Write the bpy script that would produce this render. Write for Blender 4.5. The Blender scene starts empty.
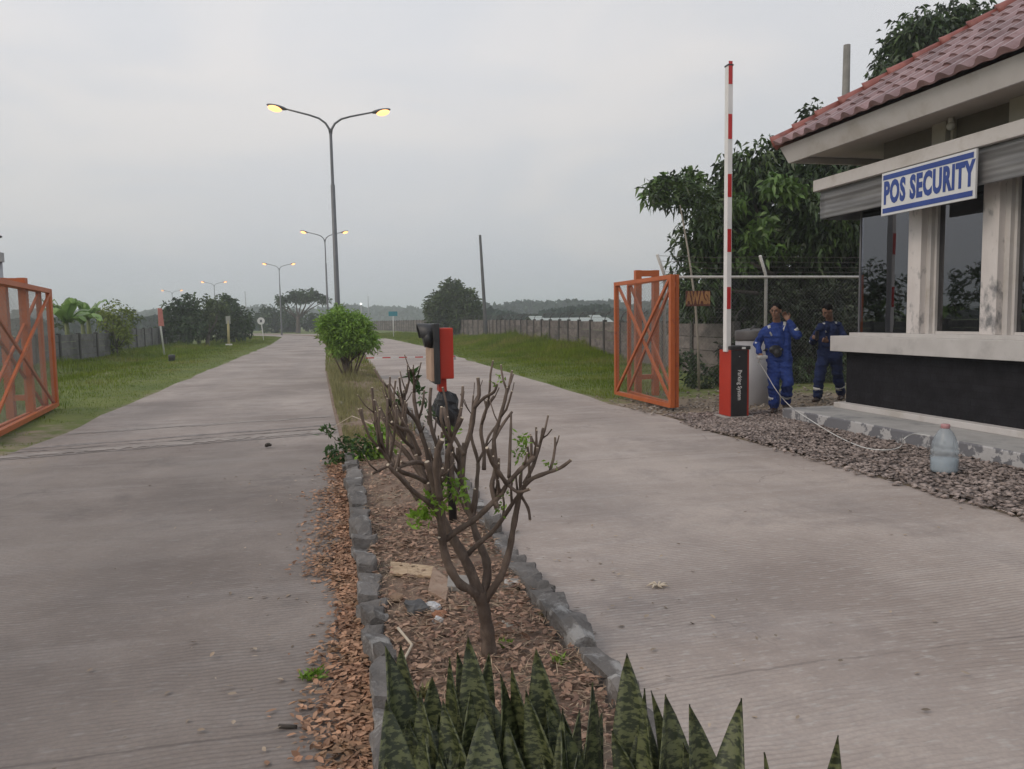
import bpy, math, random
import numpy as np
from mathutils import Vector, Matrix, noise as mnoise
random.seed(7); RNG = np.random.default_rng(11)
PI = math.pi
S = bpy.context.scene
COL = S.collection
R = math.radians

# ------------------------------------------------------------------ camera
F_PX, EYE = 770.0, 1.5
_p, _y, _r = R(-4.75), R(12.9), R(0.9)
FW = Vector((math.sin(_y)*math.cos(_p), math.cos(_y)*math.cos(_p), math.sin(_p)))
_ri = Vector((math.cos(_y), -math.sin(_y), 0)); _up = _ri.cross(FW)
RT = _ri*math.cos(_r) - _up*math.sin(_r); UP = _up*math.cos(_r) + _ri*math.sin(_r)
cam = bpy.data.cameras.new('camera'); co = bpy.data.objects.new('camera', cam); COL.objects.link(co)
cam.sensor_width = 36; cam.lens = 36*F_PX/1024; cam.clip_end = 5000; cam.clip_start = 0.05
m = Matrix((RT, UP, -FW)).transposed().to_4x4(); m.translation = (0, 0, EYE); co.matrix_world = m
S.camera = co
def ray(x, y): return FW + RT*((x-512)/F_PX) - UP*((y-384.5)/F_PX)
def at(x, y, Y):            # point at distance Y along the road
    d = ray(x, y); return Vector((0, 0, EYE)) + d*(Y/d.y)
def gnd(x, y, z=0.0):
    d = ray(x, y); return Vector((0, 0, EYE)) + d*((z-EYE)/d.z)

# ------------------------------------------------------------------ materials
def nd(nt, t, **k):
    n = nt.nodes.new(t)
    for a, b in k.items():
        if a in n.inputs.keys(): n.inputs[a].default_value = b
        else: setattr(n, a, b)
    return n
def c4(c): return (c[0], c[1], c[2], 1)
MATS = {}
def mat(name, c1, c2=None, scale=5.0, rough=.7, bump=0.0, bscale=None, metallic=0.0, detail=6, coord='Object',
        stretch=(1, 1, 1), c3=None, s3=1.2, lo=.35, hi=.65, island=0.0, spec=.5, trans=0.0, t3=(.5, .62), bdist=.01):
    if name in MATS: return MATS[name]
    M = bpy.data.materials.new(name); M.use_nodes = True; nt = M.node_tree; L = nt.links
    b = nt.nodes['Principled BSDF']; out = nt.nodes['Material Output']
    b.inputs['Roughness'].default_value = rough; b.inputs['Metallic'].default_value = metallic
    b.inputs['Specular IOR Level'].default_value = spec
    if coord == 'World':
        vec = nd(nt, 'ShaderNodeNewGeometry').outputs['Position']
    else:
        vec = nd(nt, 'ShaderNodeTexCoord').outputs[coord]
    mp = nd(nt, 'ShaderNodeMapping'); mp.inputs['Scale'].default_value = stretch; L.new(vec, mp.inputs[0]); vec = mp.outputs[0]
    c2 = c2 or tuple(min(1, v*1.18) for v in c1)
    n1 = nd(nt, 'ShaderNodeTexNoise', Scale=scale, Detail=detail, Roughness=.6); L.new(vec, n1.inputs['Vector'])
    r1 = nd(nt, 'ShaderNodeMapRange'); r1.inputs[1].default_value = lo; r1.inputs[2].default_value = hi
    L.new(n1.outputs['Fac'], r1.inputs[0])
    mx = nd(nt, 'ShaderNodeMix', data_type='RGBA'); L.new(r1.outputs[0], mx.inputs[0])
    mx.inputs[6].default_value = c4(c1); mx.inputs[7].default_value = c4(c2); col = mx.outputs[2]
    if c3:
        n3 = nd(nt, 'ShaderNodeTexNoise', Scale=s3, Detail=8, Roughness=.65); L.new(vec, n3.inputs['Vector'])
        r3 = nd(nt, 'ShaderNodeMapRange'); r3.inputs[1].default_value = t3[0]; r3.inputs[2].default_value = t3[1]
        L.new(n3.outputs['Fac'], r3.inputs[0])
        m3 = nd(nt, 'ShaderNodeMix', data_type='RGBA'); L.new(r3.outputs[0], m3.inputs[0]); L.new(col, m3.inputs[6])
        m3.inputs[7].default_value = c4(c3); col = m3.outputs[2]
    if island:
        g = nd(nt, 'ShaderNodeNewGeometry'); mr = nd(nt, 'ShaderNodeMapRange')
        mr.inputs[3].default_value = 1-island; mr.inputs[4].default_value = 1+island
        L.new(g.outputs['Random Per Island'], mr.inputs[0])
        vm = nd(nt, 'ShaderNodeVectorMath', operation='SCALE'); L.new(col, vm.inputs[0]); L.new(mr.outputs[0], vm.inputs['Scale'])
        col = vm.outputs[0]
    L.new(col, b.inputs['Base Color'])
    if bump:
        nb = nd(nt, 'ShaderNodeTexNoise', Scale=bscale or scale*4, Detail=6, Roughness=.65); L.new(vec, nb.inputs['Vector'])
        bp = nd(nt, 'ShaderNodeBump', Strength=bump, Distance=bdist); L.new(nb.outputs['Fac'], bp.inputs['Height'])
        L.new(bp.outputs[0], b.inputs['Normal'])
    if trans:
        tr = nd(nt, 'ShaderNodeBsdfTranslucent'); L.new(col, tr.inputs[0])
        ms = nd(nt, 'ShaderNodeMixShader'); ms.inputs[0].default_value = trans
        L.new(b.outputs[0], ms.inputs[1]); L.new(tr.outputs[0], ms.inputs[2]); L.new(ms.outputs[0], out.inputs[0])
    MATS[name] = M; return M

ORANGE = mat('orange_gate_paint', (.42, .095, .022), (.50, .13, .036), 3, .5, c3=(.30, .07, .035), s3=6, t3=(.58, .72), bump=.1)
RED = mat('signal_red_paint', (.45, .024, .008), (.50, .032, .012), 4, .5, bump=.03)
BARRIER_RED = mat('barrier_red', (.42, .026, .010), (.47, .034, .014), 3, .5)
BLACKP = mat('black_plastic', (.018, .018, .02), (.03, .03, .033), 12, .45, bump=.1)
DARKP = mat('charcoal_panel', (.022, .02, .022), (.032, .03, .032), 6, .4)
WHITEP = mat('white_paint', (.72, .71, .70), (.78, .77, .76), 5, .5)
ARMRED = mat('arm_reflective_red', (.5, .02, .02), (.55, .03, .03), 5, .35)
GALV = mat('galvanised_steel', (.32, .32, .33), (.42, .42, .43), 8, .45, metallic=.5)
GREYPOLE = mat('grey_lamp_pole', (.12, .125, .135), (.16, .165, .175), 3, .5, metallic=.2)
FGALV = mat('pale_zinc_pipe', (.46, .45, .43), (.58, .57, .55), 20, .6, metallic=.1)
WIRE = mat('wire', (.28, .27, .26), (.36, .35, .33), 10, .5, metallic=.4)
DWIRE = mat('rusty_barbed_wire', (.10, .09, .085), (.16, .13, .11), 10, .6, metallic=.3)
CONCP = mat('concrete_pole_grey', (.16, .155, .14), (.24, .23, .21), 3, .85, bump=.3)
DARKPOLE = mat('weathered_dark_pole', (.07, .07, .072), (.10, .10, .10), 3, .8, bump=.2)
CURB = mat('curb_mortar', (.115, .105, .098), (.20, .185, .175), 6, .9, bump=1, bscale=30, c3=(.36, .35, .34), s3=5, t3=(.56, .64), bdist=.02, coord='World', island=.18)
DIRT = mat('median_soil', (.15, .095, .068), (.25, .175, .13), 9, .95, bump=.9, bscale=40, c3=(.24, .19, .14), s3=3, coord='World')
GRAVELBED = mat('gravel_bed', (.12, .095, .085), (.2, .165, .15), 20, .95, bump=1, bscale=60, coord='World', bdist=.02)
STONE = mat('gravel_stone', (.19, .15, .135), (.32, .265, .24), 3, .85, coord='World', island=.45)
ROCK = mat('dark_rock', (.06, .06, .065), (.14, .14, .14), 9, .85, bump=.8, bscale=25)
WOOD = mat('pale_timber', (.42, .30, .19), (.52, .39, .26), 6, .8, stretch=(1, 8, 8), bump=.2)
BRICKM = mat('weathered_brick', (.26, .17, .12), (.34, .25, .19), 9, .9, bump=.5)
PLASTERW = mat('off_white_plaster', (.54, .515, .50), (.60, .575, .56), 3, .7, bump=.12, bscale=30, c3=(.46, .43, .40), s3=1.5)
PILLAR = mat('stained_pillar_plaster', (.60, .56, .54), (.68, .64, .62), 4, .75, bump=.25, bscale=30, c3=(.19, .19, .195), s3=4.5, t3=(.535, .66), stretch=(1, 1, .6))
PLINTH = mat('worn_painted_plinth', (.44, .43, .43), (.54, .53, .53), 5, .85, bump=.5, bscale=26, c3=(.17, .17, .185), s3=5, t3=(.46, .50))
PLTOP = mat('plinth_top_screed', (.34, .33, .32), (.44, .43, .42), 4, .85, bump=.3, bscale=22, c3=(.25, .25, .25), s3=2)
SOFFIT = mat('soffit_cream', (.50, .46, .41), (.56, .52, .47), 3, .8)
UPPER = mat('upper_brown_panel', (.165, .14, .115), (.20, .17, .14), 3, .6)
SHEET = mat('grey_translucent_sheet', (.20, .20, .205), (.33, .33, .335), 3, .35, trans=.3, stretch=(1, .3, 4))
TILE = mat('terracotta_glazed_tile', (.20, .118, .118), (.29, .185, .187), 3, .38, bump=.2, bscale=15, c3=(.18, .095, .09), s3=5, coord='World', island=.2)
HIPT = mat('red_hip_tile', (.26, .075, .06), (.32, .105, .085), 4, .5, bump=.2, c3=(.2, .06, .05), s3=5, island=.12)
SIGNW = mat('sign_white', (.66, .67, .68), (.72, .73, .74), 3, .45)
SIGNB = mat('sign_blue', (.022, .055, .26), (.03, .07, .30), 3, .45)
BARK = mat('mango_bark', (.075, .06, .048), (.13, .11, .09), 5, .95, bump=.9, stretch=(4, 4, 1))
FBARK = mat('frangipani_bark', (.085, .060, .046), (.19, .14, .11), 14, .8, bump=.7, bscale=60, stretch=(1, 1, .5), c3=(.08, .055, .042), s3=9, coord='World')
CUT = mat('pale_cut_wood', (.50, .42, .32), (.58, .5, .4), 20, .9)
MANGO = mat('mango_leaf', (.024, .048, .011), (.056, .098, .020), .5, .45, coord='World', island=.55, trans=.1, spec=.5, c3=(.10, .16, .04), s3=.42, t3=(.56, .7))
DENSE = mat('dense_leaf', (.030, .058, .018), (.055, .095, .028), .6, .6, coord='World', island=.45, trans=.15)
DENSE2 = mat('olive_leaf', (.050, .078, .022), (.082, .115, .034), .6, .6, coord='World', island=.4, trans=.15)
BUSHL = mat('bush_leaf', (.17, .30, .045), (.26, .42, .07), 3, .5, coord='World', island=.4, trans=.25)
LIME = mat('young_leaf', (.15, .27, .03), (.24, .38, .05), 6, .5, coord='World', island=.35, trans=.3)
WEED = mat('weed_leaf', (.045, .10, .028), (.08, .15, .04), 6, .5, coord='World', island=.35, trans=.25)
BANANA = mat('banana_leaf', (.16, .27, .07), (.23, .35, .10), 2, .45, coord='World', island=.25, trans=.3)
YELLOWG = mat('yellowish_leaf', (.16, .21, .035), (.24, .29, .055), 2, .6, coord='World', island=.4, trans=.25)
FARWOOD = mat('far_wood_foliage', (.013, .032, .022), (.03, .055, .034), .03, .8, coord='World', island=.35)
GRASSB = mat('grass_blade', (.095, .150, .010), (.175, .225, .018), .5, .85, coord='World', island=.4, trans=.25, spec=.15, c3=(.24, .22, .06), s3=.3, t3=(.50, .66))
DRYG = mat('dry_median_grass', (.20, .20, .075), (.30, .28, .13), 1.5, .7, coord='World', island=.4, trans=.2)
LITTER = mat('fallen_brown_leaf', (.31, .165, .100), (.46, .275, .175), 2.2, .8, coord='World', island=.45, trans=.15, c3=(.28, .17, .10), s3=6)
LITTERB = mat('bed_brown_leaf', (.28, .17, .12), (.42, .28, .20), 2.2, .85, coord='World', island=.5, trans=.12, c3=(.20, .115, .085), s3=6)
PANEL = mat('precast_wall_panel', (.12, .10, .092), (.20, .17, .158), 2.2, .95, bump=.5, c3=(.085, .075, .07), s3=1.0, coord='World', stretch=(1, 1, 2.5), island=.22)
WPOST = mat('wall_post_dark', (.055, .052, .05), (.09, .085, .08), 4, .95)
LPANEL = mat('left_wall_panel', (.13, .125, .125), (.19, .185, .18), 2.2, .95, bump=.4, coord='World', c3=(.09, .088, .085), s3=.8)
COVER_B = mat('royal_blue_cotton', (.020, .042, .19), (.034, .068, .26), 8, .85, bump=.9, bscale=16, spec=.2, bdist=.03)
COVER_N = mat('navy_cotton', (.013, .022, .072), (.020, .034, .10), 8, .85, bump=.9, bscale=16, spec=.2, bdist=.03)
REFL = mat('reflective_tape', (.45, .46, .45), (.55, .56, .55), 10, .4)
SKIN = mat('brown_skin', (.19, .098, .062), (.235, .125, .08), 9, .55)
HAIR = mat('black_hair', (.006, .005, .005), (.010, .009, .009), 30, .9, bump=.5, bscale=80, spec=.08)
BOOT = mat('brown_boot', (.035, .018, .012), (.055, .03, .02), 10, .5)
DRUMM = mat('pale_grey_drum', (.34, .34, .36), (.39, .39, .41), 3, .45)
DRUML = mat('dark_drum_lid', (.075, .07, .07), (.10, .095, .095), 3, .5)
CABLE = mat('white_cable', (.6, .6, .58), (.66, .66, .64), 3, .5)
PADRED = mat('faded_red_banner', (.50, .16, .14), (.56, .22, .19), 3, .7)
TEAL = mat('teal_sign', (.03, .22, .28), (.04, .26, .32), 3, .5)
YPOST = mat('yellowish_post', (.36, .32, .15), (.44, .38, .2), 3, .8)
SHEDR = mat('pale_shed_roof', (.30, .34, .32), (.36, .40, .38), .3, .7)
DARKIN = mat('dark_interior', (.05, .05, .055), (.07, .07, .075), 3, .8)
CHAIRR = mat('red_chair_vinyl', (.5, .03, .02), (.55, .04, .03), 3, .4)
SNAPM = mat('dark_eye', (.01, .008, .008), (.015, .012, .012), 5, .4)
LIPM = mat('lip', (.14, .05, .04), (.17, .06, .05), 5, .5)

def emis(name, c, s):
    M = bpy.data.materials.new(name); M.use_nodes = True; b = M.node_tree.nodes['Principled BSDF']
    b.inputs['Emission Color'].default_value = c4(c); b.inputs['Emission Strength'].default_value = s; b.inputs['Base Color'].default_value = c4(c); return M
LAMPE = emis('sodium_lamp_lit', (1, .42, .15), 2.8)
def glassm(name, tint, dark, f0=.08):
    M = bpy.data.materials.new(name); M.use_nodes = True; nt = M.node_tree; L = nt.links; nt.nodes.clear()
    o = nd(nt, 'ShaderNodeOutputMaterial'); t = nd(nt, 'ShaderNodeBsdfTransparent'); t.inputs[0].default_value = c4(tint)
    g = nd(nt, 'ShaderNodeBsdfGlossy'); g.inputs['Roughness'].default_value = .015; g.inputs['Color'].default_value = (.9, .9, .95, 1)
    fr = nd(nt, 'ShaderNodeFresnel', IOR=1.5); ma = nd(nt, 'ShaderNodeMath', operation='MULTIPLY_ADD'); ma.inputs[1].default_value = 1.1; ma.inputs[2].default_value = f0
    nn = nd(nt, 'ShaderNodeTexNoise', Scale=1.4, Detail=2); tc = nd(nt, 'ShaderNodeTexCoord'); L.new(tc.outputs['Object'], nn.inputs['Vector'])
    bp = nd(nt, 'ShaderNodeBump', Strength=.03, Distance=.05); L.new(nn.outputs['Fac'], bp.inputs['Height']); L.new(bp.outputs[0], g.inputs['Normal'])
    mx = nd(nt, 'ShaderNodeMixShader'); L.new(fr.outputs[0], ma.inputs[0]); L.new(ma.outputs[0], mx.inputs[0])
    L.new(t.outputs[0], mx.inputs[1]); L.new(g.outputs[0], mx.inputs[2]); L.new(mx.outputs[0], o.inputs[0]); return M
GLASS = glassm('window_glass', (.42, .44, .48), 0, .13)
def bottle_mat():
    M = bpy.data.materials.new('cloudy_clear_plastic'); M.use_nodes = True; nt = M.node_tree; L = nt.links; b = nt.nodes['Principled BSDF']
    b.inputs['Base Color'].default_value = (.50, .54, .57, 1); b.inputs['Roughness'].default_value = .22
    t = nd(nt, 'ShaderNodeBsdfTransparent'); t.inputs[0].default_value = (.85, .9, .93, 1)
    mx = nd(nt, 'ShaderNodeMixShader'); mx.inputs[0].default_value = .62
    L.new(b.outputs[0], mx.inputs[1]); L.new(t.outputs[0], mx.inputs[2]); L.new(mx.outputs[0], nt.nodes['Material Output'].inputs[0]); return M
BOTTLE = bottle_mat()
def slate_mat():
    M = mat('dark_split_slate', (.0075, .007, .009), (.015, .0145, .018), 6, .75, spec=.25); nt = M.node_tree; L = nt.links; b = nt.nodes['Principled BSDF']
    g = nd(nt, 'ShaderNodeNewGeometry'); sx = nd(nt, 'ShaderNodeSeparateXYZ'); L.new(g.outputs['Position'], sx.inputs[0])
    ad = nd(nt, 'ShaderNodeMath', operation='ADD'); L.new(sx.outputs[0], ad.inputs[0]); L.new(sx.outputs[1], ad.inputs[1])
    cb = nd(nt, 'ShaderNodeCombineXYZ'); L.new(ad.outputs[0], cb.inputs[0]); L.new(sx.outputs[2], cb.inputs[1])
    br = nd(nt, 'ShaderNodeTexBrick', Scale=1.0); br.inputs['Brick Width'].default_value = .42; br.inputs['Row Height'].default_value = .085
    br.inputs['Mortar Size'].default_value = .004; br.inputs['Color1'].default_value = (.9, .9, .9, 1); br.inputs['Color2'].default_value = (.35, .35, .35, 1); br.inputs['Mortar'].default_value = (0, 0, 0, 1)
    L.new(cb.outputs[0], br.inputs['Vector'])
    col = b.inputs['Base Color'].links[0].from_socket
    mr = nd(nt, 'ShaderNodeMapRange'); mr.inputs[3].default_value = .6; mr.inputs[4].default_value = 1.25; L.new(br.outputs['Color'], mr.inputs[0])
    vm = nd(nt, 'ShaderNodeVectorMath', operation='SCALE'); L.new(col, vm.inputs[0]); L.new(mr.outputs[0], vm.inputs['Scale']); L.new(vm.outputs[0], b.inputs['Base Color'])
    nb = nd(nt, 'ShaderNodeTexNoise', Scale=25, Detail=5); L.new(g.outputs['Position'], nb.inputs['Vector'])
    a2 = nd(nt, 'ShaderNodeMath', operation='ADD'); L.new(br.outputs['Color'], a2.inputs[0]); L.new(nb.outputs['Fac'], a2.inputs[1])
    bp = nd(nt, 'ShaderNodeBump', Strength=.6, Distance=.012); L.new(a2.outputs[0], bp.inputs['Height']); L.new(bp.outputs[0], b.inputs['Normal'])
    return M
SLATE = slate_mat()
def road_mat(name='ribbed_concrete_paving', near=1.0, farv=1.0):
    M = bpy.data.materials.new(name); M.use_nodes = True; nt = M.node_tree; L = nt.links; b = nt.nodes['Principled BSDF']
    b.inputs['Roughness'].default_value = .85; b.inputs['Specular IOR Level'].default_value = .3
    g = nd(nt, 'ShaderNodeNewGeometry'); pos = g.outputs['Position']
    def noise(scale, det=6, st=(1, 1, 1), rough=.6, dist=0):
        mp = nd(nt, 'ShaderNodeMapping'); mp.inputs['Scale'].default_value = st; L.new(pos, mp.inputs[0])
        n = nd(nt, 'ShaderNodeTexNoise', Scale=scale, Detail=det, Roughness=rough, Distortion=dist); L.new(mp.outputs[0], n.inputs['Vector']); return n.outputs['Fac']
    def rng(s, a, b_, c=0, d=1):
        r = nd(nt, 'ShaderNodeMapRange'); L.new(s, r.inputs[0])
        for i, v in enumerate((a, b_, c, d)): r.inputs[i+1].default_value = v
        return r.outputs[0]
    def mix(f, c, d):
        x = nd(nt, 'ShaderNodeMix', data_type='RGBA'); L.new(f, x.inputs[0])
        for k, s in ((6, c), (7, d)):
            if isinstance(s, tuple): x.inputs[k].default_value = c4(s)
            else: L.new(s, x.inputs[k])
        return x.outputs[2]
    def mth(op, a, b_=None):
        x = nd(nt, 'ShaderNodeMath', operation=op)
        for i, s in enumerate((a, b_)):
            if s is None: continue
            if isinstance(s, (int, float)): x.inputs[i].default_value = s
            else: L.new(s, x.inputs[i])
        return x.outputs[0]
    col = mix(rng(noise(.45, 9), .38, .62), (.235, .193, .170), (.385, .328, .292))
    col = mix(rng(noise(1.6, 8, (.35, 2.2, 1)), .50, .70, 0, .45), col, (.42, .375, .35))     # pale drag marks across the lane
    col = mix(rng(noise(.9, 8, (1, 1, 1), .7, .4), .52, .66, 0, .55), col, (.175, .148, .138))   # dark stains
    col = mix(rng(noise(.7, 9, (1.0, .25, 1), .7, .3), .60, .72, 0, .5), col, (.35, .28, .21))   # sandy patches along the lane
    col = mix(rng(noise(55, 3), .35, .65, 0, .28), col, (.17, .155, .15))
    col = mix(rng(noise(11, 6, (1, 3, 1)), .54, .72, 0, .5), col, (.40, .38, .36))
    # wheel tracks: slightly worn bands along the lanes
    sx = nd(nt, 'ShaderNodeSeparateXYZ'); L.new(pos, sx.inputs[0]); X, Y = sx.outputs[0], sx.outputs[1]
    wt = mth('SINE', mth('MULTIPLY', X, 3.6)); col = mix(rng(wt, .2, 1.2, 0, .16), col, (.16, .145, .14))
    # tining grooves
    wob = mth('MULTIPLY', noise(1.2, 3), .16)
    yy = mth('ADD', Y, wob)
    gro = mth('SINE', mth('MULTIPLY', yy, 2*PI/.032))
    fade = rng(noise(.55, 4, (1, 1, 1)), .36, .52)
    gv = mth('MULTIPLY', rng(gro, .1, .9), fade)
    col = mix(mth('MULTIPLY', gv, .38), col, (.15, .13, .12))
    # slab joints every 4.85 m, wavering and tar dark
    jf = mth('ABSOLUTE', mth('SUBTRACT', mth('FRACT', mth('DIVIDE', mth('ADD', mth('ADD', Y, mth('MULTIPLY', noise(2.2, 4), .10)), 1.95), 4.85)), .5))
    jn = mth('MULTIPLY', rng(jf, .4975, .4992), rng(noise(3, 4), .33, .5))
    col = mix(mth('MULTIPLY', jn, .45), col, (.10, .085, .08))
    # thin random cracks
    vo = nd(nt, 'ShaderNodeTexVoronoi', feature='DISTANCE_TO_EDGE', Scale=.42)
    mp = nd(nt, 'ShaderNodeMapping'); L.new(pos, mp.inputs[0]); nn = nd(nt, 'ShaderNodeTexNoise', Scale=1.6, Detail=5); L.new(pos, nn.inputs['Vector'])
    va = nd(nt, 'ShaderNodeVectorMath', operation='ADD'); vs = nd(nt, 'ShaderNodeVectorMath', operation='SCALE'); vs.inputs['Scale'].default_value = .9
    L.new(nn.outputs['Color'], vs.inputs[0]); L.new(mp.outputs[0], va.inputs[0]); L.new(vs.outputs[0], va.inputs[1]); L.new(va.outputs[0], vo.inputs['Vector'])
    cr = mth('MULTIPLY', rng(vo.outputs['Distance'], .004, .0, 0, 1), rng(noise(.35, 3), .52, .6))
    col = mix(mth('MULTIPLY', cr, .55), col, (.08, .07, .065))
    tone = rng(mth('ADD', Y, mth('MULTIPLY', noise(.8, 4), 2.0)), 9.6, 12.2, near, farv)      # concrete tone shifts across the gate line
    sc = nd(nt, 'ShaderNodeVectorMath', operation='SCALE'); L.new(col, sc.inputs[0]); L.new(tone, sc.inputs['Scale'])
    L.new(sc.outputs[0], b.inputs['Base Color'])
    h = mth('ADD', mth('MULTIPLY', gv, -.8), mth('ADD', mth('MULTIPLY', noise(45, 6), .5), mth('MULTIPLY', noise(7, 6), 1.0)))
    h = mth('ADD', h, mth('MULTIPLY', jn, -.6))
    bp = nd(nt, 'ShaderNodeBump', Strength=.5, Distance=.008); L.new(h, bp.inputs['Height']); L.new(bp.outputs[0], b.inputs['Normal'])
    return M
ROAD = road_mat('left_lane_concrete', .80, 1.15); ROADR = road_mat('ribbed_right_lane_concrete', 1.33, 1.30)  # left lane darker before the gate line, right lane lighter throughout
def terrain_mat():
    M = mat('verge_soil_and_turf', (.085, .12, .018), (.14, .165, .03), .8, .95, coord='World', c3=(.24, .21, .11), s3=.5, t3=(.58, .75), bump=.6, bscale=12, bdist=.03)
    nt = M.node_tree; L = nt.links; b = nt.nodes['Principled BSDF']; col = b.inputs['Base Color'].links[0].from_socket
    at_ = nd(nt, 'ShaderNodeAttribute'); at_.attribute_name = 'bare'
    n = nd(nt, 'ShaderNodeTexNoise', Scale=2.5, Detail=8, Roughness=.7); g = nd(nt, 'ShaderNodeNewGeometry'); L.new(g.outputs['Position'], n.inputs['Vector'])
    a = nd(nt, 'ShaderNodeMath', operation='ADD'); L.new(at_.outputs['Fac'], a.inputs[0]); L.new(n.outputs['Fac'], a.inputs[1])
    r = nd(nt, 'ShaderNodeMapRange'); r.inputs[1].default_value = .78; r.inputs[2].default_value = 1.0; L.new(a.outputs[0], r.inputs[0])
    x = nd(nt, 'ShaderNodeMix', data_type='RGBA'); L.new(r.outputs[0], x.inputs[0]); L.new(col, x.inputs[6]); x.inputs[7].default_value = (.25, .195, .14, 1)
    L.new(x.outputs[2], b.inputs['Base Color']); return M
TERR = terrain_mat()
def snake_mat():
    M = mat('mottled_sword_leaf', (.020, .028, .010), (.105, .118, .048), 40, .42, coord='World', stretch=(1, 1, 2.2), lo=.46, hi=.56, detail=3, spec=.5, bump=.1)
    return M
SNAKE = snake_mat()

# ------------------------------------------------------------------ mesh helpers
def tag(o, label=None, cat=None, group=None, kind=None):
    if label: o['label'] = label
    if cat: o['category'] = cat
    if group: o['group'] = group
    if kind: o['kind'] = kind
    return o
def empty(name, loc, label, cat, group=None, rz=0):
    o = bpy.data.objects.new(name, None); COL.objects.link(o); o.location = loc; o.rotation_euler = (0, 0, rz); o.empty_display_size = .1
    return tag(o, label, cat, group)
class MB:
    def __init__(s): s.v = []; s.f = []; s.sm = []
    def add(s, vs, fs, smooth=False):
        n = len(s.v); s.v += [tuple(v) for v in vs]; s.f += [tuple(i+n for i in f) for f in fs]; s.sm += [smooth]*len(fs); return s
    def box(s, a, b, rz=0, bev=0):
        x0, x1 = sorted((a[0], b[0])); y0, y1 = sorted((a[1], b[1])); z0, z1 = sorted((a[2], b[2]))
        vs = [Vector((x, y, z)) for z in (z0, z1) for x, y in ((x0, y0), (x1, y0), (x1, y1), (x0, y1))]
        return s.hexa(vs, rz)
    def hexa(s, vs, rz=0):
        vs = [Vector(v) for v in vs]
        if rz:
            c = sum(vs, Vector())/8; M = Matrix.Rotation(rz, 3, 'Z'); vs = [M @ (v-c)+c for v in vs]
        return s.add(vs, [(3, 2, 1, 0), (4, 5, 6, 7), (0, 1, 5, 4), (1, 2, 6, 5), (2, 3, 7, 6), (3, 0, 4, 7)])
    def beam(s, p, q, w, h, up=(0, 0, 1)):
        p, q = Vector(p), Vector(q); d = (q-p).normalized(); u = Vector(up)
        if abs(d.dot(u)) > .98: u = Vector((0, 1, 0))
        r = d.cross(u).normalized(); u = r.cross(d); vs = []
        for c in (p, q):
            for a, b in ((-1, -1), (1, -1), (1, 1), (-1, 1)): vs.append(c+r*a*w/2+u*b*h/2)
        return s.add(vs, [(3, 2, 1, 0), (4, 5, 6, 7), (0, 1, 5, 4), (1, 2, 6, 5), (2, 3, 7, 6), (3, 0, 4, 7)])
    def tube(s, pts, rad, n=8, cap=True, smooth=True):
        pts = [Vector(p) for p in pts]
        if not isinstance(rad, (list, tuple)): rad = [rad]*len(pts)
        prev = None; vs = []
        for i, p in enumerate(pts):
            d = (pts[min(i+1, len(pts)-1)]-pts[max(i-1, 0)]).normalized()
            if prev is None:
                a = Vector((0, 0, 1)) if abs(d.z) < .9 else Vector((1, 0, 0)); prev = d.cross(a).normalized()
            r = (prev-d*prev.dot(d)); r = r.normalized() if r.length > 1e-6 else d.orthogonal().normalized(); prev = r; u = d.cross(r)
            for k in range(n):
                t = 2*PI*k/n; vs.append(p+(r*math.cos(t)+u*math.sin(t))*rad[i])
        fs = [(i*n+k, i*n+(k+1) % n, (i+1)*n+(k+1) % n, (i+1)*n+k) for i in range(len(pts)-1) for k in range(n)]
        s.add(vs, fs, smooth)
        if cap:
            b = len(s.v)-len(vs); s.f += [tuple(b+k for k in reversed(range(n))), tuple(b+(len(pts)-1)*n+k for k in range(n))]; s.sm += [False, False]
        return s
    def lathe(s, prof, c=(0, 0, 0), n=24, smooth=True):
        c = Vector(c); vs = [c+Vector((r*math.cos(2*PI*k/n), r*math.sin(2*PI*k/n), z)) for r, z in prof for k in range(n)]
        fs = [(i*n+k, i*n+(k+1) % n, (i+1)*n+(k+1) % n, (i+1)*n+k) for i in range(len(prof)-1) for k in range(n)]
        fs += [tuple(reversed(range(n))), tuple((len(prof)-1)*n+k for k in range(n))]
        n0 = len(s.v); s.v += [tuple(v) for v in vs]; s.f += [tuple(i+n0 for i in f) for f in fs]; s.sm += [smooth]*(len(fs)-2)+[False]*2; return s
    def ell(s, c, r, n=12, m_=8, rot=None):
        c = Vector(c); vs = []; 
        for i in range(m_+1):
            ph = -PI/2+PI*i/m_
            for k in range(n):
                t = 2*PI*k/n; v = Vector((r[0]*math.cos(ph)*math.cos(t), r[1]*math.cos(ph)*math.sin(t), r[2]*math.sin(ph)))
                if i in (0, m_): v = Vector((r[0]*.02*math.cos(t), r[1]*.02*math.sin(t), v.z))
                if rot is not None: v = rot @ v
                vs.append(c+v)
        fs = [(i*n+k, i*n+(k+1) % n, (i+1)*n+(k+1) % n, (i+1)*n+k) for i in range(m_) for k in range(n)]
        fs += [tuple(reversed(range(n))), tuple(m_*n+k for k in range(n))]
        return s.add(vs, fs, True)
    def caps(s, p, q, r1, r2, n=10):   # closed tapered capsule
        p, q = Vector(p), Vector(q); d = (q-p).normalized(); pts = []; rr = []
        for k in (0, 1, 2, 3):
            a = PI/2*(k/3); pts.append(p-d*r1*math.cos(a)*1.0); rr.append(max(r1*math.sin(a), r1*.05))
        for k in (0, 1, 2, 3):
            a = PI/2*(k/3); pts.append(q+d*r2*math.sin(a)); rr.append(max(r2*math.cos(a), r2*.05))
        return s.tube(pts, rr, n)
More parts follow.
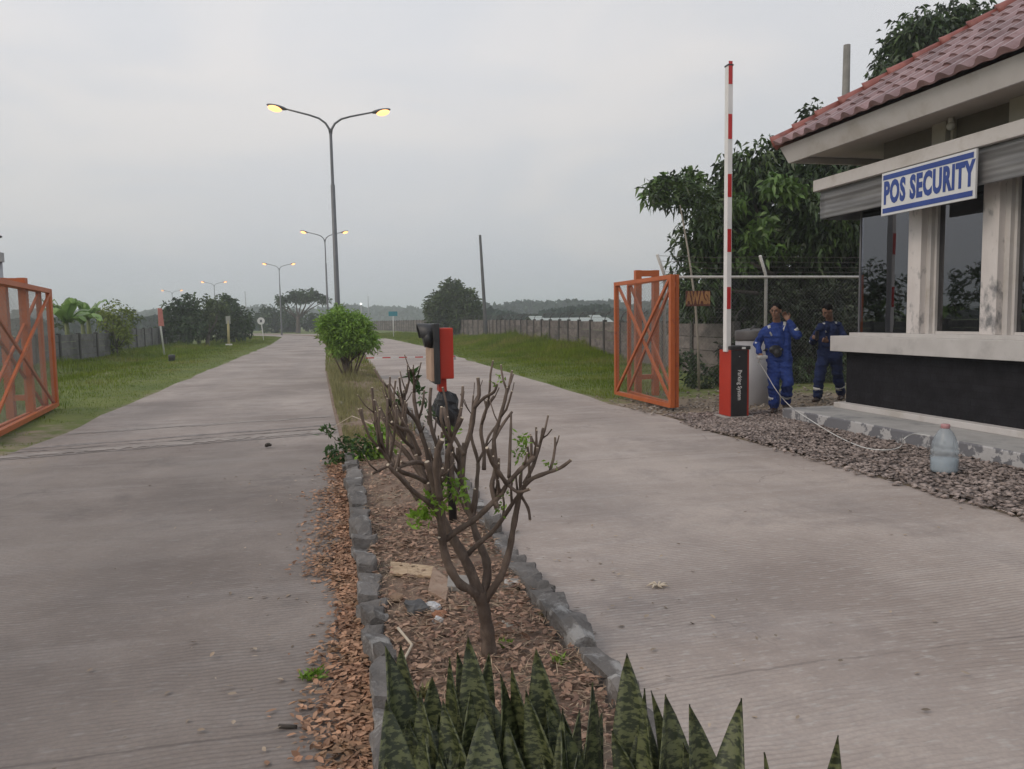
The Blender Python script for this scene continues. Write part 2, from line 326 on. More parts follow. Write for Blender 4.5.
    def build(s, name, material, parent=None, off=None):
        me = bpy.data.meshes.new(name); off = Vector(off) if off is not None else (Vector(parent_off(parent)) if parent else Vector())
        me.from_pydata([(v[0]-off.x, v[1]-off.y, v[2]-off.z) for v in s.v], [], s.f)
        me.polygons.foreach_set('use_smooth', s.sm); me.materials.append(material); me.update()
        o = bpy.data.objects.new(name, me); COL.objects.link(o)
        if parent: o.parent = parent
        elif off.length: o.location = off
        return o
def parent_off(p):      # world position of an unrotated parent chain
    v = Vector()
    while p: v += Vector(p.location); p = p.parent
    return v
def bevel(o, w=.01, seg=2):
    md = o.modifiers.new('bevel', 'BEVEL'); md.width = w; md.segments = seg; md.limit_method = 'ANGLE'; md.angle_limit = R(40); return o
def np_mesh(name, verts, faces, material, parent=None, off=(0, 0, 0), smooth=False):
    """verts (N,3) array, faces (M,k) array"""
    verts = np.asarray(verts, np.float32)-np.asarray(off, np.float32); faces = np.asarray(faces, np.int32); k = faces.shape[1]
    me = bpy.data.meshes.new(name); me.vertices.add(len(verts)); me.vertices.foreach_set('co', verts.ravel())
    me.loops.add(faces.size); me.loops.foreach_set('vertex_index', faces.ravel())
    me.polygons.add(len(faces)); me.polygons.foreach_set('loop_start', np.arange(0, faces.size, k, dtype=np.int32))
    me.polygons.foreach_set('loop_total', np.full(len(faces), k, np.int32)); me.update(calc_edges=True); me.materials.append(material)
    if smooth: me.polygons.foreach_set('use_smooth', np.ones(len(faces), bool))
    o = bpy.data.objects.new(name, me); COL.objects.link(o)
    if parent: o.parent = parent
    else: o.location = off
    return o
def unit(a): return a/np.maximum(np.linalg.norm(a, axis=1, keepdims=True), 1e-9)
def leaves(P, Dn, length, width, fold=.25, droop=.0, rng=RNG):
    """folded leaf per point: base P, direction Dn. returns verts, tris"""
    n = len(P); Dn = unit(Dn); rnd = unit(rng.normal(size=(n, 3))); side = unit(np.cross(Dn, rnd)); nor = np.cross(Dn, side)
    length = np.broadcast_to(length, n)[:, None]; width = np.broadcast_to(width, n)[:, None]
    tip = P+Dn*length; tip[:, 2] -= droop*length[:, 0]; mid = P+Dn*length*.45
    l = mid+side*width*.5+nor*width*fold; r = mid-side*width*.5+nor*width*fold
    V = np.stack([P, l, tip, r], 1).reshape(-1, 3); b = np.arange(n)[:, None]*4
    T = np.concatenate([b+[0, 1, 2], b+[0, 2, 3]], 1).reshape(-1, 3); return V, T
def lobe_points(lobes, density, shell=.55, flat=1.0, rng=RNG, bumpy=.22):
    out = []; nrm = []
    for (c, r) in lobes:
        c = np.array(c); r = np.array(r if hasattr(r, '__len__') else (r, r, r*flat), float)
        n = max(6, int(density*(r[0]*r[1]+r[1]*r[2]+r[0]*r[2])/3*4*PI))
        d = unit(rng.normal(size=(n, 3))); rad = rng.uniform(shell, 1.0, n)**.6
        ph = rng.uniform(0, 6, 6); w = (np.sin(d[:, 0]*4.1+ph[0]+2*np.sin(d[:, 1]*3+ph[1]))+np.sin(d[:, 1]*5.3+ph[2]+1.5*np.sin(d[:, 2]*4+ph[3]))+np.sin(d[:, 2]*6.1+ph[4]+d[:, 0]*3.7))*.17; rad = rad*(1+bumpy*w*2)
        out.append(c+d*r*rad[:, None]); nrm.append(d)
    return np.concatenate(out), np.concatenate(nrm)
def crown(name, lobes, density, per, ll, lw, material, parent, off, droop=.3, spread=.25, shell=.55, upbias=.2, bumpy=.22, down=0):
    P, N = lobe_points(lobes, density, shell, bumpy=bumpy); k = len(P)
    D = unit(N*.8+RNG.normal(size=(k, 3))*.45+[0, 0, upbias])
    P = np.repeat(P, per, 0); D0 = np.repeat(D, per, 0); n = len(P)
    D2 = unit(D0*.55+unit(RNG.normal(size=(n, 3)))*.9+[0, 0, -down]); P = P+np.clip(RNG.normal(size=(n, 3)), -1.3, 1.3)*spread*.3
    V, T = leaves(P, D2, ll*RNG.uniform(.6, 1.25, n), lw*RNG.uniform(.7, 1.2, n), .22, droop)
    return np_mesh(name, V, T, material, parent, off)
def branches(lobes, base, r0, fork_z, seed=0, n=6):
    rg = random.Random(seed); mb = MB(); base = Vector(base); top = base+Vector((rg.uniform(-.1, .1), rg.uniform(-.1, .1), fork_z))
    pts = [base+(top-base)*t+Vector((rg.uniform(-1, 1), rg.uniform(-1, 1), 0))*r0*.35*(0 if t in (0, 1) else 1) for t in (0, .3, .6, 1)]
    mb.tube([pts[0]-Vector((0, 0, .15))]+pts, [r0*1.5, r0*1.25, r0, r0*.9, r0*.85], n+2)
    for c, r in lobes:
        c = Vector(c); a = top+(pts[2]-top)*rg.uniform(0, .6); mid = a.lerp(c, .5)+Vector((rg.uniform(-1, 1), rg.uniform(-1, 1), rg.uniform(-.2, .5)))*(c-a).length*.12
        mb.tube([a, mid, c], [r0*.5, r0*.3, r0*.12], n)
        rr = r if not hasattr(r, '__len__') else r[0]
        for k in range(3):
            e = c+Vector((rg.uniform(-1, 1), rg.uniform(-1, 1), rg.uniform(-.3, 1))).normalized()*rr*.8; mb.tube([mid.lerp(c, .6), e], [r0*.16, r0*.05], 5)
    return mb
def text_mesh(txt, size, material, name, parent, mtx, bold=.0, sx=1.0, depth=.002, spacing=1.0):
    cu = bpy.data.curves.new(name, 'FONT'); cu.body = txt; cu.size = size; cu.align_x = 'CENTER'; cu.align_y = 'CENTER'; cu.offset = bold; cu.extrude = depth; cu.resolution_u = 3; cu.space_character = spacing
    t = bpy.data.objects.new('tmp', cu); COL.objects.link(t); bpy.context.view_layer.update()
    me = bpy.data.meshes.new_from_object(t.evaluated_get(bpy.context.evaluated_depsgraph_get())); bpy.data.objects.remove(t)
    for v in me.vertices: v.co = mtx @ Vector((v.co.x*sx, v.co.y, v.co.z))
    me.materials.clear(); me.materials.append(material); o = bpy.data.objects.new(name, me); COL.objects.link(o); o.parent = parent; return o
def remesh(mb, name, material, parent, vox, smooth=2):
    o = mb.build(name, material, parent); md = o.modifiers.new('r', 'REMESH'); md.mode = 'VOXEL'; md.voxel_size = vox; md.use_smooth_shade = True
    if smooth:
        s = o.modifiers.new('s', 'SMOOTH'); s.iterations = smooth; s.factor = .5
    bpy.context.view_layer.update()
    me = bpy.data.meshes.new_from_object(o.evaluated_get(bpy.context.evaluated_depsgraph_get())); o.modifiers.clear(); o.data = me; me.name = name
    if not me.materials: me.materials.append(material)
    return o
def copy_tree(o, loc, label, parent=None):
    c = o.copy(); COL.objects.link(c)
    if parent: c.parent = parent
    else: c.location = loc; c['label'] = label
    for ch in o.children: copy_tree(ch, None, None, c)
    return c

# ------------------------------------------------------------------ setting: ground, roads, median
def interp(Y, tab):
    if Y <= tab[0][0]: return tab[0][1]
    for (a, p), (b, q) in zip(tab, tab[1:]):
        if Y <= b: return p+(q-p)*(Y-a)/(b-a)
    return tab[-1][1]
LL = [(-30, -3.75), (9, -3.75), (23, -4.08), (60, -4.6), (93, -5.9)]
ML = [(-30, .12), (3, .10), (9, .06), (14, -.08), (26, -.34), (50, -.5), (70, -1.1), (93, -2.4)]
MR = [(-30, 1.03), (5, 1.05), (10, 1.10), (28, 1.26), (50, 1.3), (70, .9), (93, -.6)]
RR = [(-30, 4.84), (10, 4.84), (13, 4.75), (30, 5.0), (46, 5.35), (70, 4.9), (93, 3.2)]
far = [(93, 0), (103, -2.0), (112, -5.2), (125, -10.8), (143, -19.5), (176, -34), (230, -60), (330, -112)]
def line(tab, n=0):
    pts = []; Y = -30.
    while Y < 93: pts.append((interp(Y, tab), Y)); Y += 1.5 if Y > 12 else .75
    base = tab[-1][1]
    for k, (Yf, dx) in enumerate(far): pts.append((base+dx, Yf))
    return pts
def strip(name, A, B, z, material, kind='structure', zn=None):
    n = len(A); vs = []; K = 8
    for (a, b) in zip(A, B):
        for k in range(K+1): t = k/K; vs.append((a[0]+(b[0]-a[0])*t, a[1]+(b[1]-a[1])*t, z+(zn(a[0]+(b[0]-a[0])*t, a[1], t) if zn else 0)))
    fs = [(i*(K+1)+k, i*(K+1)+k+1, (i+1)*(K+1)+k+1, (i+1)*(K+1)+k) for i in range(n-1) for k in range(K)]
    o = MB().add(vs, fs, True).build(name, material); tag(o, kind=kind); return o
lLL, lML, lMR, lRR = line(LL), line(ML), line(MR), line(RR)
rw = random.Random(3)
lLL = [(x+(.16*mnoise.noise(Vector((y*.45, 3, 1))) if y < 60 else 0), y) for x, y in lLL]; lRR2 = [(x+(.13*mnoise.noise(Vector((y*.5, 8, 1))) if y < 60 else 0), y) for x, y in lRR]
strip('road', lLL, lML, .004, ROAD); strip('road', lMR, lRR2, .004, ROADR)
strip('median', lML, lMR, .012, DIRT, zn=lambda x, y, t: .05*math.sin(PI*t)*(1 if y > 1 else .2)+.02*mnoise.noise(Vector((x*3, y*1.3, 0))))

def ss(a, b, x): t = min(1, max(0, (x-a)/(b-a))); return t*t*(3-2*t)
def lleft(Y): return interp(Y, LL) if Y < 93 else LL[-1][1]+interp(Y, far)
def rright(Y): return interp(Y, RR) if Y < 93 else RR[-1][1]+interp(Y, far)
def terr(x, y):
    dl = lleft(y)-x; dr = x-rright(y); d = max(dl, dr)
    if d <= 0 or y > 260: return -.02 if abs(x) < 60 else 0
    h = .03*ss(0, 1.2, d)+.10*ss(1.5, 6, d)*(mnoise.noise(Vector((x*.28, y*.16, 3)))+.25)
    if dr > 0 and y > 20: h += .2*ss(22, 34, y)*(1-ss(48, 62, y))*ss(2.0, 4.6, dr)*(1-ss(6.4, 8.5, dr))*(.75+.5*mnoise.noise(Vector((x*.35, y*.14, 9))))
    if x > 4.5 and y < 15.5: h *= .25
    if dl > 0: h -= .14*ss(3.0, 4.2, dl)*(1-ss(4.6, 6, dl))*ss(14, 20, y)
    return h*(1 if abs(x) < 45 else 0)-.0
def axis(segs):
    out = []
    for a, b, s in segs:
        n = max(1, round((b-a)/s)); out += [a+(b-a)*i/n for i in range(n)]
    return out+[segs[-1][1]]
xs = axis([(-1500, -300, 300), (-300, -60, 40), (-60, -16, 4), (-16, 16, .4), (16, 48, 4), (48, 300, 42), (300, 1500, 300)])
ys = axis([(-1500, -300, 400), (-300, -40, 65), (-40, 4, 4), (4, 70, .6), (70, 130, 3), (130, 300, 17), (300, 1500, 200)])
gv = [(x, y, terr(x, y)-.004) for y in ys for x in xs]; nx = len(xs)
gf = [(j*nx+i, j*nx+i+1, (j+1)*nx+i+1, (j+1)*nx+i) for j in range(len(ys)-1) for i in range(nx-1)]
g = MB().add(gv, gf, True).build('ground', TERR); tag(g, kind='structure')
def nz2(y): return .8*mnoise.noise(Vector((y*.35, 2, 4)))
def bare(x, y):
    dl = lleft(y)-x; dr = x-rright(y); b = 0
    if dl > -.5: b = max(b, .5*(1-ss(.0, .40, dl))*(.6+nz2(y))); 
    if dl > 0 and y < 17: b = max(b, .42*(1-ss(.3, 2.0, dl))*(1-ss(11.5, 16, y)))
    if dr > -.5: b = max(b, .52*(1-ss(.0, .45, dr))*(.6+nz2(y+50)), .62*(1-ss(11.8, 15.5, y))*(1-ss(7, 11, dr)*0))
    if dr > 1.2 and 14 < y < 19: b = max(b, .3*(1-ss(15, 18, y)))
    return b
ba = g.data.attributes.new('bare', 'FLOAT', 'POINT'); ba.data.foreach_set('value', [bare(v[0], v[1]) for v in gv])
# gravel bed between the right lane and the hut
gb = [(4.93, -6), (4.94, 3), (4.95, 6.5), (4.93, 9.9), (5.1, 10.9), (6.0, 11.1), (6.6, 10.6), (6.6, 9), (6.6, 3), (6.6, -6)]
mbg = MB().add([(x, y, .010) for x, y in gb], [tuple(range(len(gb)))]); tag(mbg.build('gravel_bed', GRAVELBED), kind='structure')
# transverse concrete drain lip / gate track across the left lane
TRK = mat('track_concrete', (.25, .218, .198), (.37, .325, .295), 4, .9, bump=.6, bscale=20, coord='World', stretch=(.5, 2, 1), c3=(.19, .165, .15), s3=3)
def trackstrip(x0, y0, x1, y1, w, z):
    n = 160; L_ = []; 
    for i in range(n+1):
        t = i/n; x = x0+(x1-x0)*t; y = y0+(y1-y0)*t+.06*mnoise.noise(Vector((t*7, 1, w*9)))+.03*mnoise.noise(Vector((t*37, 1, w*9)))
        ww = w*max(.04, .75+.6*mnoise.noise(Vector((t*9, 5, w*9)))+.7*mnoise.noise(Vector((t*46, 5, w*9)))+.35*mnoise.noise(Vector((t*130, 5, w*9)))); L_.append(((x, y-ww/2, z), (x, y+ww/2, z)))
    mb = MB()
    for (a, b), (c, d) in zip(L_, L_[1:]): mb.add([a, c, d, b], [(0, 1, 2, 3)])
    return mb
tag(trackstrip(-3.95, 9.95, .0, 11.0, .34, .009).build('gate_track', TRK), kind='structure')
TRD = mat('dark_joint', (.15, .13, .12), (.27, .24, .225), 8, .9, coord='World')
tag(trackstrip(-3.9, 10.25, .0, 11.27, .045, .011).build('gate_track', TRD), kind='structure')
tag(trackstrip(-3.9, 9.75, .0, 10.75, .10, .0075).build('gate_track', TRD), kind='structure')
tag(trackstrip(-3.85, 10.6, .0, 11.6, .14, .007).build('gate_track', TRD), kind='structure')
tag(trackstrip(-3.7, 11.9, -.1, 12.7, .22, .008).build('gate_track', TRK), kind='structure')

# kerbs: mortared stone blocks down both sides of the bed
def kerb(tab, Y0, Y1, side, seed):
    rg = random.Random(seed); mb = MB(); Y = Y0
    while Y < Y1:
        L_ = rg.uniform(.20, .46) if rg.random() < .65 else rg.uniform(.10, .17); x = interp(Y+L_/2, tab)+rg.uniform(-.012, .012)+(.055 if side > 0 else -.03)
        w = rg.uniform(.095, .155); h = rg.uniform(.07, .15); rot = rg.uniform(-.15, .15); tl_ = rg.uniform(-.2, .2); n = 6; vs = []
        prof = [(-.5, -.06), (-.5, .82), (-.44, .96), (0, 1), (.43, .97), (.5, .85), (.5, -.06)]
        for i in range(n+1):
            t = i/n; end = (.80, .95, 1, 1, 1, .95, .80)[i]
            for px_, pz in prof:
                q = Vector((px_*w*end, (t-.5)*L_, h*pz*(end if pz > 0 else 1))); nn = mnoise.noise(Vector((x*9+q.x*14, (Y+t*L_)*13, q.z*12+seed)))*.022+mnoise.noise(Vector((q.x*60, (Y+t*L_)*45, q.z*50)))*.005
                q += Vector((nn*(1.4 if px_ > 0 else -1.4), 0, (nn*1.5+tl_*px_*w+tl_*.35*(t-.5)*L_) if pz > 0 else 0)); c, s = math.cos(rot), math.sin(rot)
                vs.append((x+q.x*c-q.y*s, Y+L_/2+q.x*s+q.y*c, q.z))
        k = len(prof); fs = [(i*k+j, i*k+j+1, (i+1)*k+j+1, (i+1)*k+j) for i in range(n) for j in range(k-1)]+[tuple(range(k)), tuple(n*k+j for j in reversed(range(k)))]
        mb.add(vs, fs, False); Y += L_+rg.uniform(-.02, .012)
    o = mb.build('kerb', CURB); tag(o, kind='structure'); return o
kerb(ML, 1.2, 8.5, 1, 5); kerb(MR, 1.2, 13.5, -1, 8)

# ------------------------------------------------------------------ gravel stones, litter, grass (stuff)
def stones(name, n, sampler, smin, smax, material):
    base = np.array([(1, 0, 0), (-1, 0, 0), (0, 1, 0), (0, -1, 0), (0, 0, 1), (0, 0, -1), (.6, .6, .5), (-.6, .6, .4), (.6, -.6, .45), (-.6, -.6, .5)], float)
    F = np.array([(6, 0, 2), (6, 2, 4), (6, 4, 0), (7, 2, 1), (7, 1, 4), (7, 4, 2), (8, 3, 0), (8, 0, 4), (8, 4, 3), (9, 1, 3), (9, 3, 4), (9, 4, 1), (2, 0, 5), (1, 2, 5), (3, 1, 5), (0, 3, 5)])
    P = sampler(n); s = RNG.uniform(smin, smax, n)
    V = base[None]*(1+RNG.uniform(-.3, .3, (n, 10, 1)))*np.stack([s*RNG.uniform(.8, 1.5, n), s*RNG.uniform(.6, 1, n), s*RNG.uniform(.25, .6, n)], 1)[:, None, :]
    a = RNG.uniform(0, 2*PI, n); c, sn = np.cos(a)[:, None], np.sin(a)[:, None]; tx = RNG.uniform(-.5, .5, n)[:, None]
    x = V[..., 0]*c-V[..., 1]*sn; y = V[..., 0]*sn+V[..., 1]*c; z = V[..., 2]+x*tx; V = np.stack([x, y, z], -1)+P[:, None, :]
    Fa = (np.arange(n)[:, None, None]*10+F[None]).reshape(-1, 3); o = np_mesh(name, V.reshape(-1, 3), Fa, material); tag(o, kind='stuff'); return o
def samp_gravel(n):
    y = RNG.uniform(2.5, 10.9, n*2); y = np.where(RNG.random(n*2) < .25, RNG.uniform(9, 11, n*2), y); x = RNG.uniform(4.80, 6.36, n*2)+RNG.normal(size=n*2)*.05*(y < 11)
    x = np.where((y > 10.1), RNG.uniform(4.9, 8.5, n*2), x); keep = (x > 4.70) & ((x < 6.34) | (y > 10.15)) & ~((x > 5.5) & (x < 6.0) & (y > 10.2) & (y < 10.62)); x, y = x[keep][:n], y[keep][:n]
    return np.stack([x, y, np.full(len(x), .018)+RNG.uniform(0, .015, len(x))], 1)
class _S: pass
def stones_n(name, P, smin, smax, material):
    return stones(name, len(P), lambda n: P, smin, smax, material)
o = stones_n('gravel', samp_gravel(11000), .012, .034, STONE); tag(o, 'reddish grey crushed stone spread between right lane and guard hut', 'gravel')
def samp_rub(n):
    y = np.abs(RNG.normal(size=n))*1.5+11.0; x = RNG.uniform(4.7, 11, n); return np.stack([x, y, np.full(n, .03)], 1)
o = stones_n('rubble', samp_rub(1500), .012, .04, mat('pale_rubble', (.2, .17, .14), (.34, .3, .26), 3, .9, coord='World', island=.4)); tag(o, 'loose pale rubble on bare ground around the right gate', 'rubble')
def litter(name, P, l0, l1, z0, label, material=LITTER, wr=1):
    n = len(P); a = RNG.uniform(0, 2*PI, n); D = np.stack([np.cos(a), np.sin(a), RNG.normal(size=n)*.22], 1); D = unit(D); sd = unit(np.cross(D, np.array([[0, 0, 1.]]))+RNG.normal(size=(n, 3))*.25)
    ln = RNG.uniform(l0, l1, n)[:, None]; w = ln*RNG.uniform(.35, .6, n)[:, None]*wr; up = np.cross(sd, D); up *= np.sign(up[:, 2:3]+1e-9); curl = RNG.uniform(.0, .28, n)[:, None]*w
    P = P+[[0, 0, z0]]+np.stack([0*a, 0*a, RNG.uniform(0, .022, n)], 1)
    V = np.stack([P-D*ln*.5, P-D*ln*.1+sd*w*.5+up*curl, P+D*ln*.25+sd*w*.4+up*curl*1.2, P+D*ln*.5+up*curl*.3, P+D*ln*.25-sd*w*.4+up*curl, P-D*ln*.1-sd*w*.5+up*curl*.8, P+D*ln*.1], 1).reshape(-1, 3)
    b = np.arange(n)[:, None]*7; T = np.concatenate([b+t for t in ([0, 1, 6], [1, 2, 6], [2, 3, 6], [3, 4, 6], [4, 5, 6], [5, 0, 6])], 1).reshape(-1, 3)
    V[:, 2] = np.maximum(V[:, 2], z0+.001)
    o = np_mesh(name, V, T, material); tag(o, label, 'leaf litter', kind='stuff'); return o
def nz(x, y, s=1.0, k=0): return mnoise.noise(Vector((x*s, y*s, k)))
P = []
while len(P) < 8500:
    y = random.uniform(1.9, 9.0) if random.random() < .8 else random.uniform(1.9, 5); e = .10-abs(random.gauss(0, 1))*.098*(1+.55*nz(3, y, 1.1, 2))
    if 4.6 < y < 7 and random.random() < .3: e -= random.random()*.25
    x = interp(y, ML)-.10+e
    if x < interp(y, ML)-.0 and nz(x*.7, y, 3.1, 7) > -.75+1.2*ss(-.12, -.50, x): P.append((x, y, 0))
litter('leaf_litter', np.array(P), .016, .052, .008, 'brown fallen leaves heaped along the left side of the stone kerb')
P = []
while len(P) < 8500:
    y = random.uniform(2.2, 11) if random.random() < .45 else random.uniform(2.4, 6); x = random.uniform(interp(y, ML)+.08, interp(y, MR)-.06)
    if nz(x, y, 1.7, 4) > -.36 or random.random() < .35: P.append((x, y, .045))
litter('leaf_litter', np.array(P), .012, .055, .012, 'reddish brown dead leaves covering the soil inside the median bed', LITTERB)
P = []
while len(P) < 5000:
    y = random.uniform(2.2, 7); P.append((random.uniform(interp(y, ML)+.08, interp(y, MR)-.06), y, .045))
litter('dry_straw', np.array(P), .03, .09, .022, 'thin dry straw and twig bits strewn over the median soil', mat('dry_straw_bits', (.22, .15, .10), (.42, .32, .22), 3, .85, coord='World', island=.5), .10)
P = [(random.uniform(-3.6, 0), random.uniform(2.4, 11), 0) for _ in range(26)]+[(-abs(random.gauss(.2, .45)), random.uniform(2.4, 8), 0) for _ in range(190)]+[(1.1+abs(random.gauss(0, .5)), random.uniform(2.3, 9), 0) for _ in range(120)]+[(random.uniform(1.2, 4.7), random.uniform(2.4, 11), 0) for _ in range(60)]
litter('scattered_debris', np.array(P), .012, .04, .006, 'small pale chips and bits of dry leaf scattered over both lanes', mat('pale_debris', (.22, .16, .11), (.34, .28, .22), 3, .8, coord='World', island=.5))

def grass(name, pts, h, w, material, label, lean=.5, cat='grass'):
    n = len(pts); a = RNG.uniform(0, 2*PI, n); d = np.stack([np.cos(a), np.sin(a), np.zeros(n)], 1); b = RNG.uniform(0, 2*PI, n); o2 = np.stack([np.cos(b), np.sin(b), np.zeros(n)], 1)
    h = np.asarray(h)[:, None]; w = np.asarray(w)[:, None]; ln = RNG.uniform(.1, 1, n)[:, None]*lean
    mid = pts+o2*h*ln*.25+[0, 0, 1]*h*.6; tip = pts+o2*h*ln+[0, 0, 1]*h*RNG.uniform(.75, 1.05, n)[:, None]
    V = np.stack([pts-d*w*.5, pts+d*w*.5, mid+d*w*.35, mid-d*w*.35, tip], 1).reshape(-1, 3); k = np.arange(n)[:, None]*5
    T = np.concatenate([k+[0, 1, 2], k+[0, 2, 3], k+[3, 2, 4]], 1).reshape(-1, 3)
    o = np_mesh(name, V, T, material); tag(o, label, cat, kind='stuff'); return o
def grass_pts(n, x0f, x1f, Y0, Y1, hf, dens=None, seed=0):
    rg = random.Random(seed); P = []; H = []; W = []
    while len(P) < n:
        u = rg.random(); Y = Y0*(Y1/Y0)**(u**.9); xa, xb = x0f(Y), x1f(Y); x = rg.uniform(xa, xb); m_ = hf(x, Y)
        if m_ <= 0: continue
        nn = .65+.7*(mnoise.noise(Vector((x*.8, Y*.8, 5)))+.5)*.8+.25*mnoise.noise(Vector((x*3, Y*3, 5)))
        P.append((x, Y, terr(x, Y)-.01)); s = max(1., Y/16); H.append(m_*max(.35, nn)*rg.uniform(.6, 1.2)); W.append(.007*s*rg.uniform(.7, 1.3))
    return np.array(P), np.array(H), np.array(W)
def hl(x, Y):
    d = lleft(Y)-x; 
    if d < .05+.14*nz(x, Y, 1.3, 1): return 0
    b = bare(x, Y)+nz(x, Y, 1.5, 8)*.3+.42*max(0, nz(x, Y, .35, 12))
    if b > .34: return 0
    return .04+.07*ss(.4, 2.2, d)+.30*ss(2.6, 5, d)*max(0, nz(x, Y, .5, 3)+.35)
pts, H, W = grass_pts(85000, lambda Y: lleft(Y)-(8.5 if Y < 60 else 5.5), lambda Y: lleft(Y)+.1, 9.5, 100, hl, seed=1)
grass('grass', pts, H, W, GRASSB, 'mown green grass on the verge left of the left lane')
def hr(x, Y):
    d = x-rright(Y)
    if d < .05+.14*nz(x, Y, 1.3, 2): return 0
    if bare(x, Y)+nz(x, Y, 1.5, 8)*.3+.42*max(0, nz(x, Y, .35, 21)) > .36 or (Y < 19 and x > 7.0): return 0
    tall = ss(22, 34, Y)*(1-ss(52, 66, Y))*ss(2.2, 4.2, d)*max(0, .75+nz(x, Y, .3, 6)*.9)
    return .05+.06*ss(.3, 2, d)+.42*tall+.25*ss(5.2, 6.5, d)*max(0, nz(x, Y, .9, 2)+.3)
pts, H, W = grass_pts(95000, lambda Y: rright(Y)-.1, lambda Y: rright(Y)+(3.9 if Y < 18 else 5.8 if Y < 38 else 7.2), 12.2, 105, hr, seed=2)
grass('grass', pts, H, W, GRASSB, 'green grass with tall tufts between the right lane and the perimeter wall')
def hm(x, Y):
    e = min(x-interp(Y, ML), interp(Y, MR)-x)
    if e < .04 or nz(x, Y, 1.2, 3) < -.28: return 0
    if x > .85 and Y < 13 and nz(x, Y, 2, 3) < .2: return 0
    return (.07+.06*max(0, nz(x, Y, .8, 4)+.4)+.26*ss(12, 15, Y)*ss(.75, .3, x)*(.5+nz(x, Y, 2, 1)))*ss(8.6, 9.5, Y)
pts, H, W = grass_pts(17000, lambda Y: interp(Y, ML), lambda Y: interp(Y, MR), 8.8, 26, hm, seed=3)
pts[:, 2] = .03; o = grass('grass', pts, H*1.15, W*.8, DRYG, 'dry yellowish grass in the median between the weeds and the round bush')
pts, H, W = grass_pts(7000, lambda Y: interp(Y, ML), lambda Y: interp(Y, MR), 24, 92, lambda x, Y: .16, seed=4)
pts[:, 2] = .03; grass('grass', pts, H, W, GRASSB, 'green grass along the far median behind the round bush')
# small ground weeds
def tuft(x, y, n, h, material, label, name='weed', cat='plant', spread=.06, lw=.018, z=.03, group=None):
    P = np.array([(x+RNG.normal()*spread, y+RNG.normal()*spread, z) for _ in range(n)]); a = RNG.uniform(0, 2*PI, n); D = np.stack([np.cos(a)*.7, np.sin(a)*.7, RNG.uniform(.25, 1.2, n)], 1)
    V, T = leaves(P, D, h*RNG.uniform(.6, 1.3, n), lw, .2, .15); o = np_mesh(name, V, T, material, None, (x, y, z)); return tag(o, label, cat, group)
q = gnd(188, 690) if False else gnd(314, 680)
tuft(q.x, q.y, 60, .05, LIME, 'small bright green weed among brown leaves beside the left kerb', spread=.022, lw=.014, z=.01)
q = gnd(268, 402); 
for (px_, py_, nn, hh, lb) in ((506, 648, 30, .05, 'tiny green weed right behind the bare tree trunk base'), (560, 665, 50, .05, 'small green weed between bare trunk and right kerb'), (425, 700, 40, .06, 'pale dry weed beside the left kerb in front of the tree'), (545, 620, 26, .05, 'thin pale weed near the right kerb below the tree')):
    q = gnd(px_, py_, .04); tuft(q.x, q.y, nn, hh, LIME if 'green' in lb else DRYG, lb, spread=.011, lw=.012, z=.05)

# ------------------------------------------------------------------ security hut
HX, HY0, HY1, HX1 = 7.2, 3.4, 9.75, 11.8
hut = empty('guard_hut', (9.5, 6.5, 0), 'small white guard hut with red tiled roof, dark stone base and corner windows', 'guard hut')
mb = MB().box((6.34, HY0-.5, -.1), (12.4, 10.02, .165)); o = bevel(mb.build('plinth', PLINTH, hut), .015)
MB().box((6.36, HY0-.48, .1655), (12.38, 10.0, .168)).build('plinth_top', PLTOP, o)
bevel(MB().box((7.06, HY0-.1, .168), (12.0, 9.84, .245)).build('base_ledge', PLASTERW, hut), .008)
def ring(mb, x0, x1, y0, y1, z0, z1, t):
    mb.box((x0, y0, z0), (x0+t, y1, z1)); mb.box((x1-t, y0, z0), (x1, y1, z1)); mb.box((x0+t, y0, z0), (x1-t, y0+t, z1)); mb.box((x0+t, y1-t, z0), (x1-t, y1, z1)); return mb
ring(MB(), HX, HX1, HY0, HY1, .245, .985, .16).build('stone_wall', SLATE, hut)
SILLP = mat('weathered_white_sill', (.50, .48, .465), (.56, .54, .525), 4, .8, c3=(.40, .385, .375), s3=2.5, t3=(.55, .75), bump=.15, bscale=30)
sl = bevel(ring(MB(), 7.05, HX1+.15, HY0-.15, 9.93, .985, 1.205, .38).build('sill_band', SILLP, hut), .006)
bevel(ring(MB(), 7.12, HX1+.08, HY0-.08, 9.60, 1.205, 1.255, .28).build('upper_sill', SILLP, hut), .004)
ys_p = [8.32, 7.17, 6.02, 4.87, 3.72]
for k, yc in enumerate(ys_p):
    o = bevel(MB().box((7.15, yc-.02, 1.255), (7.40, yc+.20, 3.29)).build('pilaster', PILLAR, hut), .006)
    # window frame jambs south and north of the pilaster
    MB().box((7.24, yc-.085, 1.255), (7.38, yc-.02, 3.29)).box((7.29, yc-.125, 1.255), (7.36, yc-.087, 3.29)).build('window_frame', PLASTERW, hut)
    if k < 4:
        MB().box((7.325, yc-.95, 1.26), (7.331, yc-.128, 3.27)).build('window_pane', GLASS, hut)
        MB().box((7.30, yc-.95, 1.255), (7.36, yc-.128, 1.285)).build('window_frame', PLASTERW, hut)
